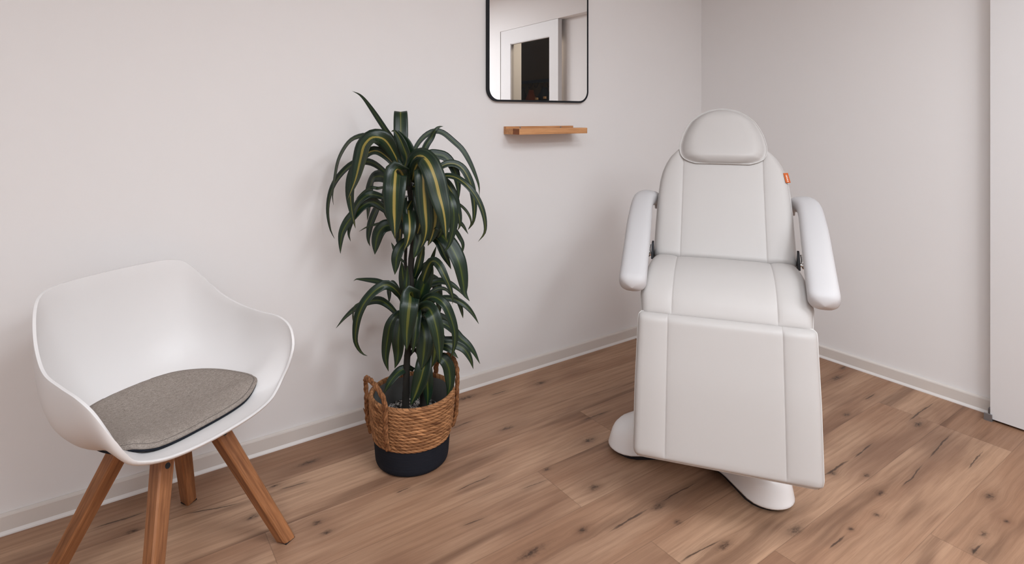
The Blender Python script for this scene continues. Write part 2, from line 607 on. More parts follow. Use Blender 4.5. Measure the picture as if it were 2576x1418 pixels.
def build_floor():
    rnd = random.Random(11)
    PW, Y0 = .235, .963
    x_lo, x_hi, y_lo, y_hi = -2.0, 4.45, -2.6, 2.361
    joints = {0: [2.843, 1.35, -.15, 4.1], -1: [2.84, 1.62, .35, 4.0], -2: [2.075, .79, -.5, 3.36], 1: [1.9, .55, -.8, 3.2],
              2: [1.28, 2.56, -.02, 3.9], 3: [.404, 1.69, 2.97, -.9], 4: [.98, 2.3, -.4, 3.6], 5: [-.075, 1.21, 2.5, 3.8]}
    bm = bmesh.new()
    ug = bm.loops.layers.uv.new('grain')
    ue = bm.loops.layers.uv.new('edge')
    tl = bm.loops.layers.float_color.new('tone')
    r0 = math.floor((y_lo - Y0) / PW)
    r1 = math.ceil((y_hi - Y0) / PW)
    for r in range(r0, r1):
        ya, yb = Y0 + r * PW, Y0 + (r + 1) * PW
        js = joints.get(r) or [x_lo + rnd.uniform(.1, 1.2) + k * 1.285 for k in range(6)]
        xs = sorted([x_lo] + [j for j in js if x_lo < j < x_hi] + [x_hi])
        for xa, xb in zip(xs[:-1], xs[1:]):
            ox, oy, tn = rnd.uniform(0, 40), rnd.uniform(0, 40), rnd.random()
            # four triangles around a spine so the distance to the plank edge stays linear
            ca, cb = max(ya, y_lo), min(yb, y_hi)
            q = [bm.verts.new((x, y, 0)) for x, y in ((xa, ca), (xb, ca), (xb, cb), (xa, cb))]
            m = [bm.verts.new((x, (ca + cb) / 2, 0)) for x in (xa, (xa + xb) / 2, xb)]
            k = [bm.verts.new(((xa + xb) / 2, y, 0)) for y in (ca, cb)]
            for f in ((q[0], k[0], m[1], m[0]), (k[0], q[1], m[2], m[1]), (m[1], m[2], q[2], k[1]), (m[0], m[1], k[1], q[3])):
                face = bm.faces.new(f)
                for lp in face.loops:
                    x, y, _ = lp.vert.co
                    lp[ug].uv = (x + ox, y + oy)
                    lp[ue].uv = (min(x - xa, xb - x), min(y - ya, yb - y))
                    lp[tl] = (tn, tn, tn, 1)
    o = mesh_obj('floor', bm, mat_floor(), smooth=False)
    for p in o.data.polygons:
        pass
    return structure(o)


floor = build_floor()


# ------------------------------------------------------------------ room shell
XR, YL = 3.131, 2.361          # inner faces of the wall behind the treatment chair's right and of the mirror wall
XB, YB, ZC = -2.0, -1.6, 2.5   # far end, wall behind the viewer, ceiling
TH = .12


def slab(name, boxes, mat):
    bm = bmesh.new()
    for b in boxes:
        box(bm, *b)
    return structure(mesh_obj(name, bm, mat, smooth=False))


slab('wall_left', [(XB - TH, XR + TH, YL, YL + TH, 0, ZC)], M_WALL)
DY0, DY1, DZ = -.011, .80, 2.06    # doorway behind the sliding door
slab('wall_right', [(XR, XR + TH, DY1, YL, 0, ZC), (XR, XR + TH, DY0, DY1, DZ, ZC), (XR, XR + TH, YB, DY0, 0, ZC)], M_WALL)
slab('wall_back', [(XB - TH, XR + TH, YB - TH, YB, 0, ZC)], M_WALL_BACK)
slab('wall_far', [(XB - TH, XB, YB, YL, 0, ZC)], M_WALL_BACK)
slab('ceiling', [(XB - TH, XR + TH, YB - TH, YL + TH, ZC, ZC + .08)], M_CEIL)
# bulkhead that hides the sliding rail, from the ceiling down to the top of the door
# and runs down as a pier beside the door
slab('trim_1', [(3.052, XR - .0005, YB + .0005, YL - .0005, 2.106, ZC), (3.052, XR - .0005, YB + .0005, -.082, 0, 2.106)], M_WALL)


def baseboard(name, length):
    """extruded skirting profile: sealing lip coloured lighter as if lit from above, flat face, chamfered top; runs along local x, faces local -y"""
    prof = [(0, 0), (-.017, 0), (-.0165, .004), (-.012, .0125), (-.012, .056), (-.0105, .060), (-.004, .063), (0, .063)]
    bm = bmesh.new()
    loft(bm, [[Vector((x, a, b)) for a, b in prof] for x in (0, length)], True, True, True)
    for f in bm.faces:
        if len(f.verts) == 4 and max(v.co.z for v in f.verts) < .014:
            f.material_index = 1
    return structure(mesh_obj(name, bm, [M_BASE, M_LIP], smooth=False))


b = baseboard('baseboard_left', XR - XB)
b.location = (XB, YL - .0004, 0)
b = baseboard('baseboard_right', YL - DY1 - .02)
b.location = (XR - .0004, YL, 0)
b.rotation_euler = (0, 0, math.radians(-90))
b = baseboard('baseboard_back', XR - XB)
b.location = (XR, YB + .0004, 0)
b.rotation_euler = (0, 0, math.radians(180))

# dim corridor behind the door, seen through its pane in the mirror
CXR = 4.42
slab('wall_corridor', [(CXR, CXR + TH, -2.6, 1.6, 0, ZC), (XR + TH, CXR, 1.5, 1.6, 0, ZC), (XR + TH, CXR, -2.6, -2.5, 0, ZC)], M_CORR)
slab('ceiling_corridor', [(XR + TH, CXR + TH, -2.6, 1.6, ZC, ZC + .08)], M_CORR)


# sliding door leaf hanging in front of the wall
def build_door():
    X0, X1 = 3.053, 3.092
    Ya, Yb, Z0, Z1 = -.072, .854, .010, 2.104
    wa, wb, wz0, wz1 = .100, .728, .22, 1.970
    bm = bmesh.new()
    box(bm, X0, X1, Ya, wa, Z0, Z1)
    box(bm, X0, X1, wb, Yb, Z0, Z1)
    box(bm, X0, X1, wa, wb, Z0, wz0)
    box(bm, X0, X1, wa, wb, wz1, Z1)
    d = structure(mesh_obj('door_1', bm, M_WHITE_DOOR, smooth=False))
    bm = bmesh.new()
    box(bm, (X0 + X1) / 2 - .003, (X0 + X1) / 2 + .003, wa - .01, wb + .01, wz0 - .01, wz1 + .01)
    g = mesh_obj('glass_pane', bm, M_PANE, d, smooth=False)
    bm = bmesh.new()
    s = .006
    for y0, y1, z0, z1 in ((wa, wa + s, wz0, wz1), (wb - s, wb, wz0, wz1), (wa, wb, wz0, wz0 + s), (wa, wb, wz1 - s, wz1)):
        box(bm, X0 + .004, X1 - .004, y0, y1, z0, z1)
    mesh_obj('glazing_bead', bm, M_WHITE_DOOR, d, smooth=False)
    bm = bmesh.new()
    box(bm, X0 + .004, X0 + .010, Ya - .004, Ya, Z0, Z1)  # black strip standing in for the shaded gap beside the pier
    mesh_obj('edge_gap_shade', bm, M_BLACK, d, smooth=False)
    return d


door = build_door()
bm = bmesh.new()
box(bm, 3.045, 3.118, .846, .874, 0, .006)
box(bm, 3.045, 3.0505, .846, .874, .006, .030, .001)
box(bm, 3.095, 3.118, .846, .874, .006, .034, .002)
tag(mesh_obj('door_guide', bm, M_STEEL, smooth=False), 'small grey floor guide at the lower corner of the white sliding door', 'door guide')


# coat rail and coats in the corridor
def build_corridor_things():
    bm = bmesh.new()
    box(bm, CXR - .022, CXR - .001, -1.75, -.55, 1.715, 1.755, .003)
    r = tag(mesh_obj('coat_rail', bm, M_RAIL, smooth=False), 'dark coat rail on the corridor wall, seen through the door pane in the mirror', 'coat rail')
    for y in (-1.62, -1.5, -1.36, -1.22, -1.08, -.94, -.8):
        bm = bmesh.new()
        P = catmull([(CXR - .012, y, 1.722), (CXR - .03, y, 1.69), (CXR - .05, y, 1.655), (CXR - .075, y, 1.655), (CXR - .08, y, 1.685)], 14)
        tube(bm, P, .005, 8)
        mesh_obj('hook', bm, M_RAIL, r)

    def coat(y, w, zt, zb, mat, label, cat, seed):
        rnd = random.Random(seed)
        bm = bmesh.new()
        rings = []
        N = 28
        ph = [rnd.uniform(0, 6.28) for _ in range(3)]
        for k in range(15):
            v = k / 14
            z = zt + (zb - zt) * v
            half = w * (0.16 + .84 * smoothstep(0, .22, v)) * (1 + .12 * v)
            dep = .035 + .05 * smoothstep(0, .3, v)
            rings.append([Vector((CXR - .115 + dep * math.sin(a) * (1 + .12 * math.sin(5 * a + ph[0] + 2 * v)),
                                  y + half * math.cos(a) * (1 + .07 * math.sin(4 * a + ph[1] + 3 * v)), z))
                          for a in (2 * math.pi * i / N for i in range(N))])
        loft(bm, rings, True, True, True)
        o = mesh_obj('coat', bm, mat)
        return tag(o, label, cat)
    coat(-1.60, .085, 1.66, .95, M_COAT2, 'charcoal coat hanging on the corridor rail, beside the dark red one', 'coat', 1)
    coat(-1.385, .07, 1.62, 1.0, M_COAT3, 'dark red coat hanging between the charcoal and the navy coat', 'coat', 2)
    c = coat(-1.09, .165, 1.64, .9, M_COAT, 'wide navy coat with small tan patches on the corridor rail', 'coat', 3)
    for y, z in ((-1.15, 1.50), (-.98, 1.51)):
        bm = bmesh.new()
        box(bm, CXR - .205, CXR - .180, y - .018, y + .018, z - .014, z + .014, .002)
        mesh_obj('patch', bm, M_PATCH, c, smooth=False)


build_corridor_things()


# ceiling panels: the light of the room
def build_panel(x, y, power, label):
    t = tag(empty('ceiling_light', (x, y, ZC)), label, 'lamp', 'square ceiling panels')
    bm = bmesh.new()
    for a in ((-.31, .31, -.31, -.295), (-.31, .31, .295, .31), (-.31, -.295, -.295, .295), (.295, .31, -.295, .295)):
        box(bm, a[0], a[1], a[2], a[3], -.03, -.0005)
    mesh_obj('frame', bm, M_WHITE_DOOR, t, smooth=False)
    bm = bmesh.new()
    box(bm, -.295, .295, -.295, .295, -.024, -.016)
    mesh_obj('diffuser', bm, M_DIFFUSER, t, smooth=False)
    l = bpy.data.lights.new('panel_light', 'AREA')
    l.shape = 'SQUARE'
    l.size = .58
    l.energy = power
    l.color = LIGHT_TINT
    lo = bpy.data.objects.new('panel_light', l)
    lo.location = (0, 0, -.031)
    COL.objects.link(lo)
    lo.parent = t


def build_corridor_fill():  # added lamp, out of view, brightens the door jamb and corridor
    t = tag(empty('corridor_fill_lamp', (3.75, .55, ZC)), 'added warm fill lamp, out of view on the corridor ceiling behind the door', 'lamp')
    bm = bmesh.new()
    bmesh.ops.create_cone(bm, cap_ends=True, segments=32, radius1=.11, radius2=.13, depth=.05, matrix=Matrix.Translation((0, 0, -.0255)))
    mesh_obj('fill_lamp_body', bm, M_WHITE_DOOR, t, autosmooth=40)
    l = bpy.data.lights.new('corridor_fill_light', 'AREA')
    l.shape = 'DISK'
    l.size = .2
    l.energy = 16.0
    l.color = (1.0, .84, .68)
    lo = bpy.data.objects.new('corridor_fill_light', l)
    lo.location = (0, 0, -.055)
    COL.objects.link(lo)
    lo.parent = t


build_corridor_fill()
M_DIFFUSER = mat_emit('panel_diffuser', LIGHT_TINT, 4.0)
for i, (x, y) in enumerate(PANELS):
    build_panel(x, y, PANEL_POWER[i], 'square white ceiling panel, %s of the row %s the mirror' % (('far one', 'middle one', 'door side one')[i // 2], ('nearer', 'further from')[i % 2]))


# ------------------------------------------------------------------ white tub chair and its seat pad
TUB_RIM = None
TUB_HB, TUB_FB, TUB_N = .424, -.015, 3.05


def tub_height(p, u):
    """height of the shell's inner face at the fraction u of the way from the seat's middle to rim point p"""
    hgt = p.z - TUB_HB
    n = 2.0 + (TUB_N - 2.0) * smoothstep(.02, .20, hgt) * (1 - .8 * smoothstep(.0, .15, p.y))
    g = 1 - (1 - min(u, 1.0) ** n) ** (1 / n)
    return TUB_HB + hgt * g


def seat_height(x, y):
    d = Vector((x, y - TUB_FB))
    a = math.atan2(d.y, d.x)
    best = min(TUB_RIM, key=lambda p: abs((math.atan2(p.y - TUB_FB, p.x) - a + math.pi) % (2 * math.pi) - math.pi))
    return tub_height(best, d.length / Vector((best.x, best.y - TUB_FB)).length)


def build_tub_chair():
    global TUB_RIM
    loc = W(-.96785, 1.65131)
    rz = math.radians(-24.06 - 34.96 - 90)
    t = tag(empty('tub_chair', loc, rz), 'white plastic tub armchair on four splayed wooden legs', 'chair')
    # rim, right half from back centre to front centre (x right, y forward, z up)
    R = [(0, -.272, .812), (.10, -.265, .812), (.165, -.248, .811), (.205, -.228, .800), (.228, -.203, .772), (.248, -.165, .728), (.266, -.115, .685), (.283, -.05, .655), (.290, .03, .641),
         (.296, .098, .634), (.292, .150, .610), (.277, .178, .563), (.255, .182, .515), (.230, .180, .478), (.200, .190, .459), (.155, .208, .449), (.085, .222, .445), (0, .226, .444)]
    full = R + [(-x, y, z) for x, y, z in reversed(R[1:-1])]
    N = 144
    rim = catmull(full, N, True)
    TUB_RIM = rim
    hb, fb = TUB_HB, TUB_FB
    us = [1.0, .9997, .9985, .996, .992, .986, .978, .967, .953, .936, .915, .89, .86, .825, .785, .74, .69, .63, .56, .48, .38, .27, .14, .06]

    def surf(off):
        rings = []
        for u in us:
            ring = []
            for p in rim:
                ring.append(Vector((p.x * u, fb + (p.y - fb) * u, tub_height(p, u))))
            rings.append(ring)
        return rings
    bm = bmesh.new()
    rings = surf(0)
    V, F = loft(bm, rings, True)
    c = bm.verts.new((0, fb, hb))
    last = V[-1]
    for i in range(N):
        bm.faces.new((last[i], last[(i + 1) % N], c))
    sh = mesh_obj('shell', bm, M_SHELL, t)
    # make sure the normals look up/inward, then thicken outwards
    me = sh.data
    if sum((p.normal.z * p.area) for p in me.polygons) < 0:
        me.flip_normals()
    so = sh.modifiers.new('thickness', 'SOLIDIFY')
    so.thickness = .0075
    so.offset = -1
    so.use_even_offset = False
    so.use_rim = True
    bv = sh.modifiers.new('round_edge', 'BEVEL')
    bv.width = .003
    bv.segments = 3
    bv.limit_method = 'ANGLE'
    bv.angle_limit = math.radians(50)
    # legs
    for sx in (-1, 1):
        for sy in (-1, 1):
            foot = Vector((.217 * sx, .215 * sy, 0))
            top = Vector((.072 * sx, .072 * sy, .404))
            d = (top - foot).normalized()
            rad = Vector((sx, sy, 0)).normalized()
            tanv = Vector((-sy, sx, 0)).normalized()
            nrm = tanv.cross(d).normalized()
            bm = bmesh.new()
            rings = []
            for v, a, b_ in ((0.0, .0170, .0160), (.03, .0190, .0175), (.5, .0205, .019), (1.0, .0235, .021)):
                p = foot.lerp(top, v)
                cz = .004
                pr = [(a - cz, -b_), (a, -b_ + cz), (a, b_ - cz), (a - cz, b_), (-a + cz, b_), (-a, b_ - cz), (-a, -b_ + cz), (-a + cz, -b_)]
                # face of the leg turned square to the chair's sides
                e1 = (tanv * .7071 + nrm * .7071)
                e2 = (tanv * -.7071 + nrm * .7071)
                ring = [p + e1 * x + e2 * y for x, y in pr]
                if v == 0.0:
                    ring = [Vector((q.x - d.x * (q.z) / d.z, q.y - d.y * q.z / d.z, .0025)) for q in ring]
                rings.append(ring)
            loft(bm, rings, True, True, True)
            # local frame along the leg so the grain follows it
            lg = mesh_obj('leg', bm, M_LEG, t, smooth=True, autosmooth=25)
            zax = d
            xax = e1
            yax = zax.cross(xax)
            m = Matrix((xax, yax, zax)).transposed().to_4x4()
            m.translation = foot
            lg.data.transform(m.inverted())
            lg.matrix_local = m
            bm = bmesh.new()
            box(bm, -.0175, .0175, -.0165, .0165, 0, .0035)
            g = mesh_obj('floor_glide', bm, M_BLACK, lg, smooth=False)
            g.matrix_parent_inverse = Matrix.Identity(4)
            g.matrix_local = m.inverted() @ Matrix.Translation(foot)
            # dark bolt head near the leg's top, on its outer face
            p = foot.lerp(top, .86) + (e1 if e1.dot(rad) > 0 and sx * sy > 0 else e2) * 0
            out = (e1 if (e1.dot(Vector((0, sy, 0))) > .5) else e2)
            if out.dot(Vector((0, sy, 0))) < 0:
                out = -out
            bm = bmesh.new()
            q = out.to_track_quat('Z', 'Y').to_matrix().to_4x4()
            q.translation = foot.lerp(top, .885) + out * .0212
            bmesh.ops.create_cone(bm, cap_ends=True, segments=20, radius1=.0085, radius2=.0075, depth=.004, matrix=m.inverted() @ q)
            mesh_obj('bolt', bm, M_BLACK, lg, smooth=True, autosmooth=40)
    # black mounting cross under the shell
    bm = bmesh.new()
    box(bm, -.105, .105, -.022, .022, .372, .410, .004)
    box(bm, -.022, .022, -.105, .105, .372, .410, .004)
    box(bm, -.085, .085, -.085, .085, .392, .412, .004)
    mesh_obj('mounting_cross', bm, M_BLACK, t, smooth=False)
    return t


def build_pad():
    t = tag(empty('seat_pad', W(-.96785, 1.65131, .0), math.radians(-24.06 - 34.96 - 90)), 'grey felt seat pad lying in the white tub chair', 'cushion')
    # outline of the pad (x right, y forward)
    H = [(0, .146), (.09, .144), (.160, .134), (.206, .108), (.221, .066), (.220, .01), (.209, -.06), (.182, -.122), (.136, -.172), (.07, -.198), (0, -.205)]
    full = H + [(-x, y) for x, y in reversed(H[1:-1])]
    N = 120
    out = catmull([(x, y, 0) for x, y in full], N, True)
    cx, cy = 0, -.03

    def ring(inset, z):
        r = []
        for p in out:
            d = Vector((p.x - cx, p.y - cy, 0))
            L = d.length
            q = Vector((cx, cy, 0)) + d * ((L - inset) / L)
            # the pad follows the dished seat it lies on
            r.append(Vector((q.x, q.y, z + lift[p.to_tuple(5)] * (1 - smoothstep(0.0, .16, inset)))))
        return r
    lift = {}
    for k, p in enumerate(out):
        lift[p.to_tuple(5)] = sum(seat_height(out[(k + j) % N].x, out[(k + j) % N].y) - TUB_HB for j in range(-4, 5)) / 9 * .95
        lift[p.to_tuple(5)] = min(lift[p.to_tuple(5)], .030)
    z0 = .4275
    bm = bmesh.new()
    prof = [(.006, .0045), (.001, .0055), (0, .009), (.0008, .0135), (.0035, .0158), (.0075, .0162), (.0095, .0150), (.011, .0163), (.016, .0186), (.026, .0212), (.05, .0232), (.09, .0240), (.14, .0240)]
    rings = [ring(i, z0 + z) for i, z in prof]
    V, F = loft(bm, rings, True)
    c = bm.verts.new((cx, cy, z0 + .0240))
    for i in range(N):
        bm.faces.new((V[-1][i], V[-1][(i + 1) % N], c))
    c = bm.verts.new((cx, cy, z0 + .0045))
    for i in range(N):
        bm.faces.new((V[0][(i + 1) % N], V[0][i], c))
    top = mesh_obj('felt_top', bm, M_FELT, t)
    bm = bmesh.new()
    rings = [ring(.020, z0 - .003), ring(.003, z0 - .002), ring(.0015, z0 + .002), ring(.003, z0 + .0055)]
    V, F = loft(bm, rings, True)
    c = bm.verts.new((cx, cy, z0 - .003))
    for i in range(N):
        bm.faces.new((V[0][(i + 1) % N], V[0][i], c))
    mesh_obj('anti_slip_backing', bm, M_FELTDARK, t)
    # stitched seam close to the edge
    bm = bmesh.new()
    tube(bm, ring(.0097, z0 + .0152), .0009, 6, True)
    mesh_obj('edge_stitch', bm, M_STITCH, t)
    return t


build_tub_chair()
build_pad()


# ------------------------------------------------------------------ basket and plant
BX, BY = W(-.3755, 2.19).x, W(-.3755, 2.19).y


def build_basket():
    t = tag(empty('basket', (BX, BY, 0)), 'round woven seagrass basket with black base and two braided handles', 'basket')

    def r0(z):
        return interp([(0, .128), (.02, .1325), (.095, .1385), (.16, .150), (.25, .1555)], z)
    # woven body: ropes wound in rows, each a real ridge with slanting strands
    rows, z0, z1 = 13, .092, .252
    NU, per = 440, 7
    bm = bmesh.new()
    uvl = bm.loops.layers.uv.new('UVMap')
    grid = []
    for k in range(rows * per + 1):
        v = k / per
        z = z0 + (z1 - z0) * v / rows
        ring = []
        for i in range(NU):
            a = 2 * math.pi * i / NU
            fr = v - math.floor(v)
            ridge = math.sqrt(max(0, 1 - (2 * fr - 1) ** 2)) if 0 < v < rows else 0
            s = (a / (2 * math.pi) * 44 + v * 1.45 + .37 * math.floor(v)) % 1.0
            strand = math.sqrt(max(0, 1 - (2 * s - 1) ** 2))
            wob = noise.noise(Vector((math.cos(a) * 3, math.sin(a) * 3, v * 1.7)))
            r = r0(z) + .0062 * ridge * (.45 + .55 * strand) + .0024 * wob
            zz = z + .0022 * noise.noise(Vector((math.cos(a) * 2.2, math.sin(a) * 2.2, v * .6 + 9)))
            ring.append(bm.verts.new((r * math.cos(a), r * math.sin(a), zz)))
        grid.append(ring)
    for k in range(len(grid) - 1):
        for i in range(NU):
            j = (i + 1) % NU
            f = bm.faces.new((grid[k][i], grid[k][j], grid[k + 1][j], grid[k + 1][i]))
            for lp, (uu, vv) in zip(f.loops, ((i, k), (i + 1, k), (i + 1, k + 1), (i, k + 1))):
                lp[uvl].uv = (uu / NU, vv / per + 1e-4)
    # rolled rim and the inner side of the weave
    last = grid[-1]
    inner = []
    for dr, dz in ((-.001, .003), (-.005, .005), (-.010, .003), (-.012, -.004), (-.012, -.03)):
        ring = []
        for i in range(NU):
            a = 2 * math.pi * i / NU
            ring.append(bm.verts.new(((r0(z1) + dr) * math.cos(a), (r0(z1) + dr) * math.sin(a), z1 + dz)))
        inner.append(ring)
    prev = last
    for q, ring in enumerate(inner):
        for i in range(NU):
            j = (i + 1) % NU
            f = bm.faces.new((prev[i], prev[j], ring[j], ring[i]))
            for lp, (uu, vv) in zip(f.loops, ((i, q), (i + 1, q), (i + 1, q + 1), (i, q + 1))):
                lp[uvl].uv = (uu / NU, rows - .6 + vv * .1)
        prev = ring
    mesh_obj('woven_body', bm, M_ROPE, t)
    # black dipped base, knitted rows
    bm = bmesh.new()
    uvl = bm.loops.layers.uv.new('UVMap')
    rings = []
    NB = 180
    zs = [.0, .0] + [.004 + .0925 * k / 46 for k in range(47)]
    for k, z in enumerate(zs):
        ring = []
        for i in range(NB):
            a = 2 * math.pi * i / NB
            r = r0(z) + .0022 * abs(math.sin(z * 620)) * (.6 + .4 * math.sin(a * 90 + z * 300)) + .0015
            if k == 0:
                r = .01
            if k == 1:
                r -= .007
            if z < .012 and k > 1:
                r -= .006 * (1 - z / .012) ** 2
            ring.append(Vector((r * math.cos(a), r * math.sin(a), z)))
        rings.append(ring)
    loft(bm, rings, True, True, False)
    mesh_obj('black_base', bm, M_BLACKROPE, t)
    # thin plastic liner
    bm = bmesh.new()
    rings = []
    for k in range(13):
        z = .244 - .225 * k / 12
        ring = []
        for i in range(96):
            a = 2 * math.pi * i / 96
            r = r0(z) - .0135 - .002 * (k > 0) + .0022 * noise.noise(Vector((math.cos(a) * 4, math.sin(a) * 4, z * 9))) - .001
            ring.append(Vector((r * math.cos(a), r * math.sin(a), z + (.0035 * noise.noise(Vector((math.cos(a) * 2, math.sin(a) * 2, 4))) if k == 0 else 0))))
        rings.append(ring)
    loft(bm, rings, True, False, True)
    mesh_obj('liner', bm, M_LINER, t)
    # handles: three strands plaited into an arch
    for mid, h_top in ((math.radians(217 - 34.96), .335), (math.radians(37 - 34.96), .340)):
        bm = bmesh.new()
        a0, a1 = mid - math.radians(28), mid + math.radians(29)

        def at(a, r, z):
            return Vector((r * math.cos(a), r * math.sin(a), z))
        am = (a0 + a1) / 2
        P = [at(a0, .150, .105), at(a0, .163, .15), at(a0, .167, .20), at(a0, .168, .25), at(a0 + .03, .170, .29), at(a0 + .20, .170, .322), at(am, .168, h_top),
             at(a1 - .20, .170, .322), at(a1 - .03, .170, .29), at(a1, .168, .25), at(a1, .167, .20), at(a1, .163, .15), at(a1, .150, .105)]
        C = catmull(P, 150)
        T = tangents(C)
        for s in range(3):
            path = []
            for i, (p, tt) in enumerate(zip(C, T)):
                ph = 2 * math.pi * s / 3 + i * .30
                rad_out = Vector((p.x, p.y, 0)).normalized()
                n1 = (rad_out - tt * rad_out.dot(tt)).normalized()
                n2 = tt.cross(n1)
                path.append(p + n1 * .0034 * math.cos(ph) + n2 * .0052 * math.sin(ph))
            tube(bm, path, lambda f:   .0055 + .0007 * math.sin(f * 90), 8)
        mesh_obj('handle', bm, M_BRAID, t)
    # frayed end sticking out beside the left handle
    bm = bmesh.new()
    a = math.radians(187 - 34.96)
    P = catmull([(.160 * math.cos(a), .160 * math.sin(a), .168), (.172 * math.cos(a), .172 * math.sin(a), .175), (.181 * math.cos(a - .05), .181 * math.sin(a - .05), .190)], 10)
    tube(bm, P, lambda f: .0032 * (1 - .6 * f), 6)
    mesh_obj('loose_strand', bm, M_BRAID, t)
    return t


build_basket()

